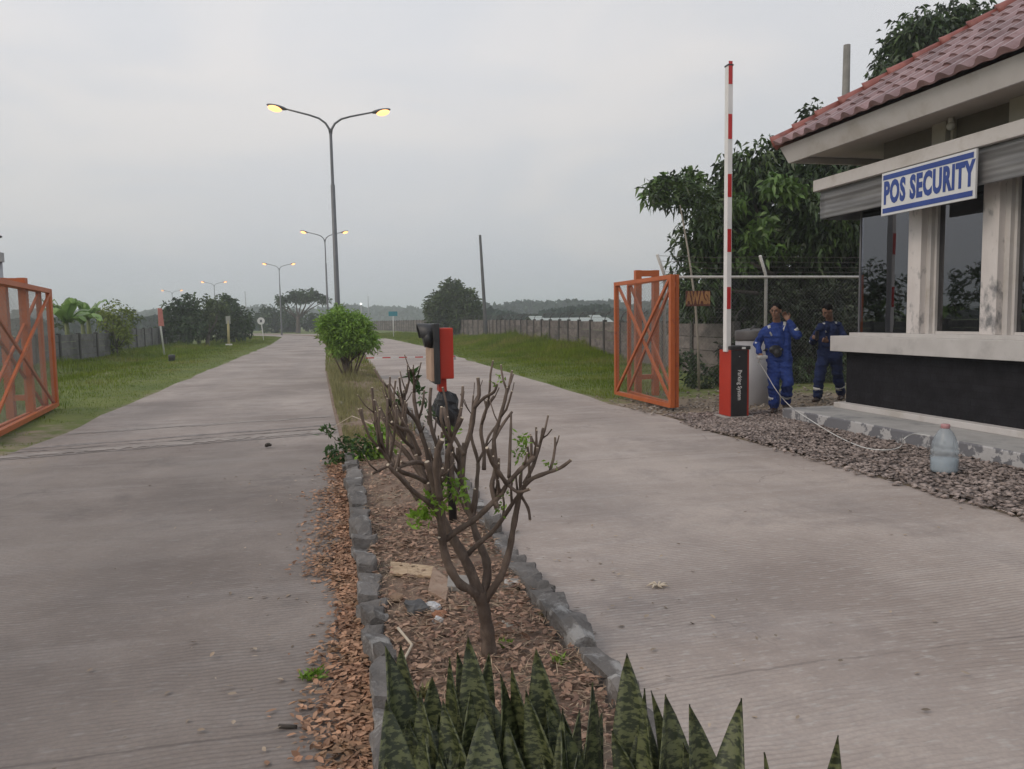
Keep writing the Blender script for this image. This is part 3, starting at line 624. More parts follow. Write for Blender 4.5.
# glazed corner bay
MB().hexa([(7.30, 8.522, 1.26), (7.306, 8.522, 1.26), (7.222, 9.50, 1.26), (7.216, 9.50, 1.26), (7.30, 8.522, 3.27), (7.306, 8.522, 3.27), (7.222, 9.50, 3.27), (7.216, 9.50, 3.27)]).build('window_pane', GLASS, hut)
MB().box((7.236, 9.50, 1.26), (8.6, 9.506, 3.27)).build('window_pane', GLASS, hut)
MB().box((7.205, 9.502, 1.256), (7.234, 9.53, 3.28)).build('corner_bead', mat('dark_bead', (.1, .1, .11), (.13, .13, .14), 4, .4), hut)
MB().box((7.45, 9.02, 1.256), (7.50, 9.09, 3.27)).build('inner_mullion', DARKP, hut)
bevel(MB().box((8.6, 9.40, 1.255), (8.85, 9.6, 3.29)).build('pilaster', PILLAR, hut), .006)
MB().box((8.85, 9.44, 1.255), (11.7, 9.56, 3.29)).build('side_wall', PLASTERW, hut)
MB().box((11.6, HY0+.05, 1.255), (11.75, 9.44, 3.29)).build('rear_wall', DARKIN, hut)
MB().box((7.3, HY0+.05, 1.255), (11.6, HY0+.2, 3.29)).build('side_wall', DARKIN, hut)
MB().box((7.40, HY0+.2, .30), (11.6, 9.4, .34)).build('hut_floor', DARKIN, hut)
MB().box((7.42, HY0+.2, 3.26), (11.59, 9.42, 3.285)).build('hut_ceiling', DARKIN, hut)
# canopy slab, upper wall
bevel(ring(MB(), 6.84, HX1+.35, HY0-.36, 10.10, 3.29, 3.45, .75).build('canopy', PLASTERW, hut), .008)
mbu = ring(MB(), 7.42, HX1-.05, HY0+.05, 9.35, 3.452, 3.84, .1); mbu.build('upper_wall', UPPER, hut)
for yc in [8.78-.0, 7.65, 6.52, 5.39, 4.26]:
    bevel(MB().box((7.33, yc-.62, 3.452), (7.42, yc-.40, 3.84)).build('upper_pilaster', SOFFIT, hut), .005)
    MB().box((7.37, yc-.70, 3.452), (7.418, yc-.66, 3.84)).build('upper_trim', SOFFIT, hut)
# soffit and fascia
ex0, ex1, ey0, ey1, ez = 6.51, HX1+.7, HY0-.7, 10.44, 3.98
MB().box((ex0+.12, ey0+.12, 3.842), (ex1-.12, ey1-.12, 3.875)).build('soffit', SOFFIT, hut)
def fas(mb, a, b, inw):  # sloping fascia board
    a, b, inw = Vector(a), Vector(b), Vector(inw); t = inw*.04; L_ = (b-a).normalized()
    vs = [a+inw*.09+L_*.09+Vector((0, 0, -.235)), b+inw*.09-L_*.09+Vector((0, 0, -.235)), b+inw*.09+t-L_*.13+Vector((0, 0, -.235)), a+inw*.09+t+L_*.13+Vector((0, 0, -.235)), a, b, b+t-L_*.04, a+t+L_*.04]
    mb.hexa(vs)
mbf = MB(); c0, c1, c2, c3 = (ex0, ey0, ez), (ex0, ey1, ez), (ex1, ey1, ez), (ex1, ey0, ez)
fas(mbf, c0, c1, (1, 0, 0)); fas(mbf, c1, c2, (0, -1, 0)); fas(mbf, c2, c3, (-1, 0, 0)); fas(mbf, c3, c0, (0, 1, 0)); mbf.build('fascia', PLASTERW, hut)
# roof: four tiled slopes
SL = .645; X0, X1, Y0, Y1, Z0 = ex0-.05, ex1+.05, ey0-.05, ey1+.05, ez+.03
half = (X1-X0)/2; ridgeZ = Z0+SL*half; cs = math.sqrt(1+SL*SL)
def slope(o_, eu, inw, width, name):
    """o_: eave corner, eu: unit along the eave, inw: unit towards the ridge"""
    o_, eu, inw = Vector(o_), Vector(eu), Vector(inw); tw = .265; course = .38; mb = MB(); K = 7; run = half*cs; nc = int(run/course)+1; nrm = (Vector((0, 0, 1))*1-inw*SL).normalized()
    up = (inw+Vector((0, 0, SL))).normalized()
    for j in range(nc):
        s0 = j*course-.04; s1 = min((j+1)*course, run); d0, d1 = s0/cs, s1/cs
        for i in range(int(width/tw)+1):
            ua, ub = i*tw, min((i+1)*tw, width); mid = (ua+ub)/2
            if mid < d0+.02 or mid > width-d0-.02: continue
            vs = []
            for (s, lift) in ((s0, .034), (s1, .006)):
                d = max(s, 0)/cs
                for k in range(K+1):
                    t = k/K; u = ua+(ub-ua)*t; u = min(max(u, d), width-d)
                    wv = .062*math.sin(PI*min(1, t/.66))**.9 if t < .66 else -.012*math.sin(PI*(t-.66)/.34)
                    vs.append(o_+eu*u+up*s+nrm*(wv+lift))
            n = K+1; fs = [(k, k+1, n+k+1, n+k) for k in range(K)]
            vs += [v-nrm*max(.010, (v-(o_+eu*((v-o_).dot(eu))+up*((v-o_).dot(up)))).dot(nrm)*.8) for v in vs[:n]]; fs += [(2*n+k+1, 2*n+k, k, k+1)[::-1] for k in range(K)]
            mb.add(vs, fs, False)
    o = mb.build(name, TILE, hut)
    # deck below
    w = width; a = o_+eu*0; b_ = o_+eu*w; c_ = o_+eu*(w-half)+inw*half+Vector((0, 0, SL*half)); d_ = o_+eu*half+inw*half+Vector((0, 0, SL*half))
    MB().add([p-nrm*.004 for p in (a, b_, c_, d_)], [(0, 1, 2, 3)]).build('roof_deck', HIPT, o); return o
slope((X0, Y1, Z0), (0, -1, 0), (1, 0, 0), Y1-Y0, 'roof_tiles'); slope((X1, Y0, Z0), (0, 1, 0), (-1, 0, 0), Y1-Y0, 'roof_tiles')
slope((X1, Y1, Z0), (-1, 0, 0), (0, -1, 0), X1-X0, 'roof_tiles'); slope((X0, Y0, Z0), (1, 0, 0), (0, 1, 0), X1-X0, 'roof_tiles')
def hipline(a, b):
    a, b = Vector(a), Vector(b); mb = MB(); L_ = (b-a).length; n = int(L_/.34); d = (b-a).normalized()
    for i in range(n):
        p = a+d*(i*.34-.03); q = a+d*((i+1)*.34); mb.tube([p+Vector((0, 0, .055)), p.lerp(q, .15)+Vector((0, 0, .055)), q+Vector((0, 0, .035))], [.115, .10, .085], 12)
    return mb
zr = Vector((0, 0, 0)); rA = (X0+half, Y0+half, ridgeZ); rB = (X0+half, Y1-half, ridgeZ)
for a, b in (((X0, Y1, Z0), rB), ((X1, Y1, Z0), rB), ((X0, Y0, Z0), rA), ((X1, Y0, Z0), rA), (rA, rB)): hipline(a, b).build('hip_cap', HIPT, hut)
# corrugated screen sheet hanging from the canopy (front and side)
def sheet(p, q, z0, z1, name):
    p, q = Vector(p), Vector(q); nrm = (q-p).cross(Vector((0, 0, 1))).normalized(); n = 44; m_ = 24; vs = []
    for j in range(m_+1):
        z = z0+(z1-z0)*j/m_
        for i in range(n+1):
            t = i/n; wv = .004*math.sin(j*PI*.5)+.03*mnoise.noise(Vector((t*2, j*.12, p.x))); vs.append(p.lerp(q, t)+nrm*wv+Vector((0, 0, z)))
    fs = [(j*(n+1)+i, j*(n+1)+i+1, (j+1)*(n+1)+i+1, (j+1)*(n+1)+i) for j in range(m_) for i in range(n)]; o = MB().add(vs, fs, True).build(name, SHEET, hut)
    md = o.modifiers.new('t', 'SOLIDIFY'); md.thickness = .004; return o
sheet((6.92, 10.03, 0), (6.92, HY0-.25, 0), 2.89, 3.29, 'sun_screen'); sheet((6.925, 10.035, 0), (9.2, 10.035, 0), 2.89, 3.29, 'sun_screen')
mbw = MB(); mbw.beam((6.96, 9.98, 2.95), (6.96, HY0, 2.95), .03, .03); mbw.beam((6.96, 9.98, 3.1), (9.2, 9.98, 3.1), .03, .03); mbw.beam((6.98, 9.96, 2.9), (7.25, 9.5, 2.98), .03, .03); mbw.build('screen_rail', DARKP, hut)
# sign
sgn = empty('hut_sign', (6.82, 7.86, 3.0), 'white POS SECURITY sign board with blue letters and two blue stripes', 'sign')
sM = Matrix.Rotation(R(-2.0), 4, 'Y')
SW, SH, SXp = 1.47, .53, 6.80
bevel(MB().box((SXp, 7.86-SW/2, 3.005-SH/2), (SXp+.03, 7.86+SW/2, 3.005+SH/2)).build('board', SIGNW, sgn), .004)
for zz in (.205, -.205): MB().box((SXp-.004, 7.86-SW/2+.03, 3.005+zz-.03), (SXp-.001, 7.86+SW/2-.03, 3.005+zz+.03)).build('stripe', SIGNB, sgn)
tm = Matrix.Translation((SXp-.003-6.82, -.012, .005)) @ Matrix(((0, 0, -1, 0), (-1, 0, 0, 0), (0, 1, 0, 0), (0, 0, 0, 1)))
text_mesh('POS SECURITY', .37, SIGNB, 'lettering', sgn, tm, bold=.017, sx=.53, depth=.002, spacing=1.12)
# things inside / on the hut
ch = empty('office_chair', (8.2, 6.9, .34), 'red chair back seen behind the rightmost window pane', 'chair')
bevel(MB().box((8.0, 6.65, .80), (8.45, 7.1, .88)).build('seat', CHAIRR, ch), .02); bevel(MB().box((7.80, 6.45, 1.05), (7.90, 7.12, 1.52)).build('backrest', CHAIRR, ch), .04)
for a, b in ((8.03, 6.68), (8.42, 6.68), (8.03, 7.07), (8.42, 7.07)): MB().tube([(a, b, .34), (a, b, .81)], .015, 6).build('leg', GALV, ch)
MB().tube([(8.0, 6.8, .84), (7.92, 6.8, 1.2)], .02, 6).build('back_support', GALV, ch)
lb = MB().box((7.9, 7.72, 1.9), (7.93, 7.80, 2.2)).build('wall_notice', SIGNW, None, (7.9, 7.76, 2.05)); tag(lb, 'narrow white paper strip hanging behind the middle window', 'notice')
MB_ = MB().tube([(7.62, 8.9, 2.62), (7.62, 9.45, 2.30)], .012, 6); 
bulb = empty('ceiling_bulb', tuple(at(940, 118, 8.3)), 'small round white bulb under the soffit beside an upper pilaster', 'lamp'); q = bulb.location.copy()
bulb.location = (7.28, 8.02, 3.74); MB().ell((7.28, 8.02, 3.74), (.05, .05, .05)).build('globe', WHITEP, bulb); MB().tube([(7.28, 8.02, 3.78), (7.28, 8.02, 3.84)], .03, 8).build('holder', WHITEP, bulb)

# plastic water bottle on the gravel
q = gnd(944, 471, .03); bt = empty('water_bottle', (q.x, q.y, .02), 'large cloudy plastic water bottle with pink cap on gravel by the plinth', 'bottle')
bh = .45; prof = [(.10, 0), (.118, .015), (.123, .04), (.116, .065), (.123, .09), (.123, .15), (.113, .165), (.122, .18), (.122, .215), (.111, .23), (.117, .245), (.108, .285), (.090, .335), (.066, .38), (.042, .408), (.034, .425)]
MB().lathe([(r*.98, z) for r, z in prof], (q.x, q.y, .02), 28).build('shell', BOTTLE, bt)
MB().lathe([(.038, .415), (.040, .418), (.040, .448), (.036, .454), (.02, .455)], (q.x, q.y, .02), 20).build('cap', mat('pink_cap', (.42, .20, .21), (.48, .26, .27), 5, .4), bt)
MB().lathe([(.107, .006), (.112, .02), (.112, .13), (.10, .132)], (q.x, q.y, .02), 24).build('water', mat('murky_water', (.40, .46, .50), (.45, .5, .54), 4, .3), bt)

# ------------------------------------------------------------------ barrier gate
bx0, by0 = 5.64, 10.27
bar = empty('parking_barrier', (bx0+.165, by0+.17, 0), 'orange and black parking barrier with its striped arm raised upright', 'barrier gate')
bevel(MB().box((bx0-.06, by0-.06, -.02), (bx0+.39, by0+.40, .035)).build('base_plate', mat('base_concrete', (.28, .26, .24), (.36, .34, .32), 9, .9, bump=.4), bar), .008)
bevel(MB().box((bx0, by0, .035), (bx0+.31, by0+.34, 1.02)).build('cabinet', BARRIER_RED, bar), .012)
bevel(MB().box((bx0+.012, by0-.012, .04), (bx0+.27, by0+.02, 1.015)).build('front_panel', DARKP, bar), .004)
bevel(MB().box((bx0-.006, by0-.018, 1.02), (bx0+.32, by0+.346, 1.075)).build('lid', DARKP, bar), .01)
MB().box((bx0+.175, by0-.020, 1.03), (bx0+.235, by0-.017, 1.06)).build('badge', WHITEP, bar)
MB().tube([(bx0+.14, by0-.02, .92), (bx0+.14, by0-.010, .92)], .008, 10).build('lock', GALV, bar)
tm = Matrix.Translation((bx0+.145-bar.location.x, by0-.015-bar.location.y, .50)) @ Matrix(((0, 1, 0, 0), (0, 0, -1, 0), (-1, 0, 0, 0), (0, 0, 0, 1)))
text_mesh('Parking System', .092, WHITEP, 'lettering', bar, tm, bold=.0012, sx=.80, depth=.001)
ax, ay = bx0+.01, by0+.06; armh = 5.08
bevel(MB().box((ax-.045, ay, .99), (ax+.032, ay+.10, armh)).build('arm', WHITEP, bar), .006)
bevel(MB().box((ax-.075, ay-.03, 1.06), (ax+.09, ay+.13, 1.26)).build('arm_bracket', GALV, bar), .01) if False else None
mbp = []
for y0, y1 in ((61, 84), (114, 139), (174, 197), (229, 252), (287, 309)):
    za, zb = at(731, y0, ay).z, at(731, y1, ay).z
    MB().box((ax-.040, ay-.004, zb), (ax+.020, ay-.001, za)).build('red_stripe', ARMRED, bar)
MB().box((ax-.05, ay-.005, armh-.0), (ax+.037, ay+.105, armh+.02)).build('end_cap', DARKP, bar)

# drum
dr = empty('water_drum', (6.98, 11.95, 0), 'pale grey cylindrical drum with dark lid standing behind the barrier cabinet', 'drum')
MB().lathe([(.27, 0), (.285, .02), (.285, 1.14)], (6.98, 11.95, 0), 32).build('shell', DRUMM, dr); MB().lathe([(.295, 1.10), (.30, 1.12), (.30, 1.25), (.29, 1.265), (.10, 1.30), (.02, 1.31)], (6.98, 11.95, 0), 32).build('lid', DRUML, dr)
MB().tube([(6.85, 11.8, 1.29), (6.95, 11.86, 1.34), (7.08, 11.9, 1.29)], .012, 6).build('handle', DRUML, dr)

# ------------------------------------------------------------------ orange gates
def leaf(mb, a, b, z0, z1, w=.07, side=0):
    a, b = Vector(a), Vector(b); z = Vector((0, 0, 1)); A0, A1, B0, B1 = a+z*z0, a+z*z1, b+z*z0, b+z*z1
    mb.beam(A0-z*.03, A1+z*.035, w, w, (0, 1, 0)); mb.beam(B0-z*.03, B1+z*.035, w, w, (0, 1, 0)); d = (b-a).normalized()
    mb.beam(A0+d*w*.5, B0-d*w*.5, w*.9, w*.9); mb.beam(A1+d*w*.5, B1-d*w*.5, w*.9, w*.9)
    n = Vector((d.y, -d.x, 0))*.022; mb.beam(A0+n+z*.03+d*.04, B1+n-z*.03-d*.04, .035, .05); mb.beam(B0-n+z*.03-d*.04, A1-n-z*.03+d*.04, .035, .05)
def wiremesh(a, b, z0, z1, sp=.075, r=.0018):
    a, b = Vector(a), Vector(b); d = (b-a); L_ = d.length; d.normalize(); Hh = z1-z0; mb = MB(); n = int((L_+Hh)/sp)
    for k in range(n+1):
        s = k*sp
        for sg in (1, -1):
            u0, v0 = (s, 0) if s <= L_ else (L_, s-L_); v1 = min(Hh, v0+u0) if True else 0; u1 = u0-(v1-v0)
            if sg < 0: p, q = (L_-u0, v0), (L_-u1, v1)
            else: p, q = (u0, v0), (u1, v1)
            off = Vector((d.y, -d.x, 0))*(.003*sg)
            mb.tube([a+d*p[0]+Vector((0, 0, z0+p[1]))+off, a+d*q[0]+Vector((0, 0, z0+q[1]))+off], r, 3, cap=False)
    return mb
def gate(name, label, loc, l1, l2, portal, pz, z0, z1, wm=.07, extra=True):
    g_ = empty(name, loc, label, 'gate', 'orange steel gates folded open at the roadside')
    mb = MB(); leaf(mb, l1[0], l1[1], z0, z1, wm); fr = mb.build('leaf_frame', ORANGE, g_)
    wiremesh(l1[0], l1[1], z0, z1, .075, .0012).build('wire_mesh', WIRE, fr)
    mb = MB(); leaf(mb, l2[0], l2[1], z0, z1, wm*.85); fr = mb.build('leaf_frame', ORANGE, g_)
    wiremesh(l2[0], l2[1], z0, z1, .075, .0012).build('wire_mesh', WIRE, fr)
    (a, b) = portal; a, b = Vector(a), Vector(b); mb = MB(); mb.beam(a, a+Vector((0, 0, pz)), .115, .115, (0, 1, 0)); mb.beam(b, b+Vector((0, 0, pz)), .115, .115, (0, 1, 0)); d = (b-a).normalized()*.057
    mb.beam(a+d+Vector((0, 0, pz-.06)), b-d+Vector((0, 0, pz-.06)), .11, .11); mb.beam(a+d+Vector((0, 0, .42)), b-d+Vector((0, 0, .42)), .09, .09); mb.build('gate_post', ORANGE, g_)
    hz_ = Vector(l1[0]).lerp(Vector(l2[0]), .5)
    for zz in (z0+.15, (z0+z1)/2, z1-.15): MB().tube([hz_+Vector((0, 0, zz-.06)), hz_+Vector((0, 0, zz+.06))], .03, 10).build('hinge', ORANGE, g_)
    wv = Vector(l1[0])+Vector((0, 0, .04)); mb = MB().tube([wv+Vector((-.02, 0, .0)), wv+Vector((.02, 0, .0))], .045, 14); mb.build('caster_wheel', BLACKP, g_)
    return g_
gate('folding_gate', 'orange mesh gate folded open beside the right lane, behind the barrier', (5.3, 12.5, 0), ((5.22, 11.37, 0), (5.2, 13.78, 0)), ((5.31, 11.40, 0), (5.48, 13.85, 0)), ((5.70, 13.95, -.05), (6.06, 13.95, -.05)), 2.47, .10, 2.15, .075)
gate('folding_gate', 'orange mesh gate folded open on the grass left of the left lane', (-4.8, 13.5, 0), ((-4.35, 10.9, 0), (-5.0, 15.5, 0)), ((-4.52, 10.9, 0), (at(42, 350, 15.2).x, 15.2, 0)), ((at(7, 350, 14).x, 14.0, -.05), (at(27, 350, 14).x, 14.0, -.05)), 2.36, .10, 2.16, .085)

# utility post at the left edge
up_ = empty('camera_post', (-5.75, 15, 0), 'grey post topped by a small lamp at the left edge behind the gate', 'post')
q = at(-1, 262, 15); MB().tube([(q.x, 15, 0), (q.x, 15, q.z)], .05, 10).build('pole', GALV, up_); MB().box((q.x-.09, 14.93, q.z), (q.x+.06, 15.07, q.z+.16)).build('housing', GALV, up_)
MB().tube([(q.x, 15, q.z+.16), (q.x, 15, q.z+.34), (q.x+.03, 15, q.z+.42)], .012, 6).build('lamp_arm', DARKP, up_); MB().ell((q.x+.02, 15, q.z+.43), (.06, .04, .025)).build('lamp_head', DARKP, up_)

# ------------------------------------------------------------------ street lamps
def street_lamp(loc, label, h=8.3, seedz=0):
    g_ = empty('street_lamp', loc, label, 'street lamp', 'twin armed street lamps down the median'); x, y, z = loc
    MB().tube([(x, y, 0), (x, y, .5), (x, y, h*.78), (x, y, h*.781), (x, y, h)], [.11, .10, .075, .055, .05], 12).build('pole', GREYPOLE, g_)
    MB().lathe([(.18, 0), (.18, .03), (.12, .05)], (x, y, 0), 14).build('base_flange', GREYPOLE, g_)
    for s in (-1, 1):
        pts = [(x, y, h-.1), (x+s*.04, y, h+.12), (x+s*.16, y, h+.32), (x+s*.38, y, h+.48), (x+s*.7, y, h+.58), (x+s*1.5, y, h+.76)]
        MB().tube(pts, [.045, .042, .038, .034, .032, .028], 8).build('arm', GREYPOLE, g_)
        c = Vector((x+s*1.78, y, h+.815)); rot = Matrix.Rotation(-s*R(12), 3, 'Y')
        hd = MB().ell(c, (.36, .13, .075), 14, 8, rot).build('lamp_head', GREYPOLE, g_)
        MB().ell(c+Vector((s*.07, -.01, -.055)), (.24, .15, .11), 12, 8, rot).build('lamp_glass', LAMPE, hd)
    return g_
l1 = street_lamp((.16, 28.5, 0), 'nearest and tallest twin armed street lamp rising behind the round bush', 8.2)
l2 = copy_tree(l1, (-.5, 73, 0), 'second twin armed street lamp, right behind the tallest one'); l3 = copy_tree(l1, (-6.9, 108, 0), 'third twin armed street lamp, beside the flat topped tree')
l2.scale = (1, 1, 1.09); l3.scale = (1, 1, 1.06); l2.rotation_euler.y = R(-.4)
copy_tree(l1, (-20.1, 143, 0), 'fourth twin armed street lamp, above the left roadside trees'); copy_tree(l1, (-33.2, 176, 0), 'farthest twin armed street lamp, above the left end of the roadside trees')
for o in (l1, l2, l3): pass
l1.rotation_euler.y = R(-.35)

# ------------------------------------------------------------------ signal unit in the median
dv = empty('signal_box', (.72, 5.4, 0), 'red signal box with black hooded plate on a pole wrapped in black plastic', 'signal')
def LV(px_, py_, Y=5.4): return at(px_, py_, Y)
a = LV(436.5, 328); b_ = LV(451.6, 377.6); X0_, X1_, Zt, Zb = a.x, b_.x, a.z, b_.z
bevel(MB().box((X0_, 5.28, Zb), (X1_, 5.52, Zt)).build('housing', RED, dv), .008)
pt, pb = LV(433, 323.5).z, LV(433, 382.6).z
bevel(MB().box((X0_-.042, 5.23, pb), (X0_-.001, 5.57, pt)).build('visor_plate', BLACKP, dv), .006)
MB().box((X0_-.062, 5.25, pb+.02), (X0_-.0425, 5.55, pt-.17)).build('lens_panel', mat('amber_grey_panel', (.42, .27, .19), (.5, .34, .25), 4, .5), dv)
mbh = MB(); cz = pt-.085; n = 16; vs = []
for (dx, rr) in ((-.042, .085), (-.12, .088)):
    for k in range(n+1):
        t = PI*1.12*k/n-PI*.06; vs.append((X0_+dx-(.02*math.sin(t) if dx < -.1 else 0), 5.4+math.cos(t)*rr, cz+math.sin(t)*rr))
for (dx, rr) in ((-.12, .080), (-.042, .078)):
    for k in range(n+1):
        t = PI*1.12*k/n-PI*.06; vs.append((X0_+dx-(.02*math.sin(t) if dx < -.1 else 0), 5.4+math.cos(t)*rr, cz+math.sin(t)*rr))
N_ = n+1; fs = [(j*N_+k, j*N_+k+1, (j+1)*N_+k+1, (j+1)*N_+k) for j in range(3) for k in range(n)]; mbh.add(vs, fs, True)
mbh.tube([(X0_-.042, 5.4, cz), (X0_-.07, 5.4, cz)], .074, 20); mbh.tube([(X0_-.042, 5.36, cz-.02), (X0_-.10, 5.36, cz-.03)], [.07, .05], 14); mbh.build('hood', BLACKP, dv)
bevel(MB().box((X0_-.0, 5.34, LV(0, 391).z if False else LV(444, 391).z), (X0_+.055, 5.46, Zb)).build('neck', RED, dv), .006)
MB().tube([LV(440, 392), LV(446, 398), LV(452, 408), LV(455, 418)], .018, 8).build('conduit', GALV, dv)
MB().tube([(X0_+.03, 5.4, Zb-.06), (X0_+.06, 5.4, .9), (X0_+.09, 5.41, .02)], [.03, .028, .03], 12).build('pole', BLACKP, dv)
rg = random.Random(4); mbw = MB(); c = LV(447, 412); n1, n2 = 16, 10; vs = []
for i in range(n2+1):
    t = i/n2; z = c.z+.15-.31*t; rr = .03+.066*math.sin(PI*min(1, t*1.05+.02))**.7
    for k in range(n1):
        th = 2*PI*k/n1; r_ = rr*(1+.35*mnoise.noise(Vector((math.cos(th)*2.1, math.sin(th)*2.1, t*4.2)))+rg.uniform(-.09, .09)); vs.append((c.x-.01+math.cos(th)*r_+.02*t, 5.4+math.sin(th)*r_*.8, z+rg.uniform(-.008, .008)))
fs = [(i*n1+k, i*n1+(k+1) % n1, (i+1)*n1+(k+1) % n1, (i+1)*n1+k) for i in range(n2) for k in range(n1)]; mbw.add(vs, fs, False)
WRAP = mat('black_plastic_bag', (.012, .012, .014), (.02, .02, .024), 10, .28, bump=.6, bscale=20, bdist=.02); mbw.build('plastic_wrap', WRAP, dv)

# ------------------------------------------------------------------ pruned frangipani
FY = 3.17
fr_ = empty('pruned_tree', (.6, FY, 0), 'leafless pruned small tree with many cut stubby branches in the median', 'tree')
limbs = []; mb = MB(); cuts = MB(); tips = []
def limb(pix, r0, r1, dY0=0., dY1=0., cut=True, n=9, twig=True):
    P_ = []; k = len(pix)
    for i, (x, y) in enumerate(pix):
        t = i/(k-1); P_.append(at(x, y, FY+dY0+(dY1-dY0)*t))
    # resample smooth (Catmull-Rom)
    Q = []
    for i in range(k-1):
        p0, p1, p2, p3 = P_[max(i-1, 0)], P_[i], P_[i+1], P_[min(i+2, k-1)]
        for s in range(4):
            t = s/4; Q.append(.5*((2*p1)+(-p0+p2)*t+(2*p0-5*p1+4*p2-p3)*t*t+(-p0+3*p1-3*p2+p3)*t*t*t))
    Q.append(P_[-1]); Ln = len(Q); rr = []
    for i in range(Ln):
        t = i/(Ln-1); node = 1+.10*mnoise.noise(Q[i]*22)+.08*math.sin(i*1.9); rr.append((r0+(r1-r0)*t)*node*1.12)
    mb.tube(Q, rr, n)
    if cut:
        d = (Q[-1]-Q[-2]).normalized(); cuts.tube([Q[-1]-d*.001, Q[-1]+d*.003], [rr[-1]*.86, rr[-1]*.78], 8)
    limbs.append((Q, rr)); tips.append(Q[-1]); return Q, rr
limb([(491, 676), (489, 650), (487, 628), (483, 606), (480, 592)], .030, .023, 0, 0, False, 12)
limb([(483, 606), (474, 592), (460, 584), (449, 566), (443, 545), (441, 520), (438, 500), (432, 478), (427, 462)], .019, .012, 0, -.10, True, 10)
limb([(481, 598), (470, 570), (460, 550), (449, 532), (441, 515), (432, 497), (424, 478), (417, 455)], .022, .012, 0, .10)
limb([(482, 598), (487, 578), (486, 560), (480, 545), (474, 528), (470, 510), (464, 490), (460, 470), (458, 448)], .018, .010, 0, .22)
limb([(484, 602), (492, 590), (502, 574), (509, 552), (513, 530), (517, 508), (521, 492), (530, 480), (546, 473), (560, 468), (571, 460)], .016, .006, 0, -.12)
limb([(466, 556), (478, 544), (492, 532), (503, 518), (515, 500), (526, 488)], .011, .007, .05, -.02)
limb([(445, 540), (458, 530), (474, 520), (490, 505), (501, 494), (507, 484)], .012, .009, -.04, -.12)
limb([(472, 522), (476, 500), (477, 480), (478, 462), (472, 440), (470, 424)], .010, .006, .2, .35)
limb([(497, 508), (492, 486), (496, 466), (494, 440), (500, 418), (505, 400), (507, 388)], .010, .006, -.1, .0)
limb([(507, 484), (500, 474), (492, 462), (487, 448)], .009, .007, -.12, -.25)
limb([(507, 484), (520, 470), (534, 457), (537, 448)], .009, .008, -.12, -.1)
limb([(524, 484), (533, 466), (540, 444), (543, 428)], .008, .005, -.05, .02)
limb([(509, 478), (510, 450), (511, 425), (511, 413)], .007, .004, -.1, .05)
limb([(520, 494), (528, 508), (530, 520)], .006, .005, -.06, -.1)
limb([(507, 484), (518, 492), (530, 489)], .007, .005, -.12, -.2)
limb([(430, 492), (418, 470), (404, 450), (393, 440), (385, 420), (380, 408)], .011, .006, .05, .25)
limb([(426, 482), (414, 476), (402, 472), (392, 464), (383, 452), (378, 448)], .009, .006, .0, -.12)
limb([(424, 470), (412, 447), (406, 426), (399, 412), (392, 395), (388, 385)], .010, .006, .1, .25)
limb([(412, 447), (404, 440), (396, 425)], .007, .006, .12, .05)
limb([(430, 480), (428, 455), (421, 432), (416, 410), (414, 393), (418, 378)], .011, .006, .15, .35)
limb([(421, 432), (414, 418), (404, 409), (398, 400)], .008, .006, .2, .15)
limb([(438, 490), (440, 465), (437, 446), (431, 425), (430, 402), (431, 388)], .010, .006, .1, .2)
limb([(440, 490), (446, 470), (448, 452), (454, 434), (462, 418)], .010, .008, -.05, -.12)
limb([(452, 500), (462, 478), (464, 455), (470, 432), (474, 408), (479, 395), (478, 378)], .011, .007, .1, .2)
limb([(474, 408), (484, 398), (494, 392), (497, 384)], .007, .005, .15, .1)
limb([(464, 455), (456, 440), (447, 425), (444, 408)], .008, .006, .12, .3)
limb([(484, 470), (484, 450), (481, 430), (486, 410), (494, 396)], .009, .006, .2, .3)
limb([(494, 440), (503, 424), (512, 412)], .006, .005, -.02, .05)
limb([(420, 455), (410, 432), (400, 428), (392, 422)], .008, .006, .05, -.05)
limb([(432, 478), (426, 466), (415, 462), (402, 466), (396, 470)], .009, .007, -.02, -.18)
limb([(392, 464), (380, 470), (372, 474)], .006, .004, -.12, -.15)
limb([(441, 515), (428, 502), (414, 492), (402, 480), (388, 465)], .010, .007, -.05, -.3)
limb([(388, 520), (400, 500), (410, 490)], .001, .001, 0, 0) if False else None
limb([(440, 500), (436, 470), (438, 450), (442, 440)], .012, .010, -.15, -.2)
limb([(418, 500), (407, 484), (398, 470), (388, 452)], .009, .008, .25, .35)
limb([(458, 500), (452, 478), (452, 460), (447, 450)], .010, .009, .05, .12)
limb([(478, 462), (485, 448), (489, 436), (498, 424)], .006, .005, .25, .3)
rg = random.Random(33)
for _ in range(64):   # longer upright shoots off the main limbs
    Qx, rx_ = limbs[rg.choice([1, 2, 3, 4, 5, 6, 7, 8, 16, 18, 19, 20, 22, 24, 26])]; i = rg.randrange(len(Qx)//2, len(Qx)-1); p = Qx[i]
    d0 = Vector((rg.uniform(-.5, .4), rg.uniform(-.5, .5), rg.uniform(.5, 1))).normalized(); L_ = rg.uniform(.08, .24)
    p1x = p+d0*L_*.4; p2x = p1x+(d0+Vector((0, 0, .8))).normalized()*L_*.35; p3x = p2x+(d0*.4+Vector((rg.uniform(-.3, .3), rg.uniform(-.3, .3), 1))).normalized()*L_*.3
    if p3x.z > 1.32 or p3x.z < .72: continue
    r_ = min(rg.uniform(.0055, .0095), rx_[i]*.8); mb.tube([p, p1x, p2x, p3x], [r_, r_*.9, r_*.8, r_*.75], 8); dd = (p3x-p2x).normalized(); cuts.tube([p3x-dd*.001, p3x+dd*.003], [r_*.66, r_*.6], 7); limbs.append(([p, p1x, p2x, p3x], [r_, r_*.9, r_*.8, r_*.75]))
rg = random.Random(21)
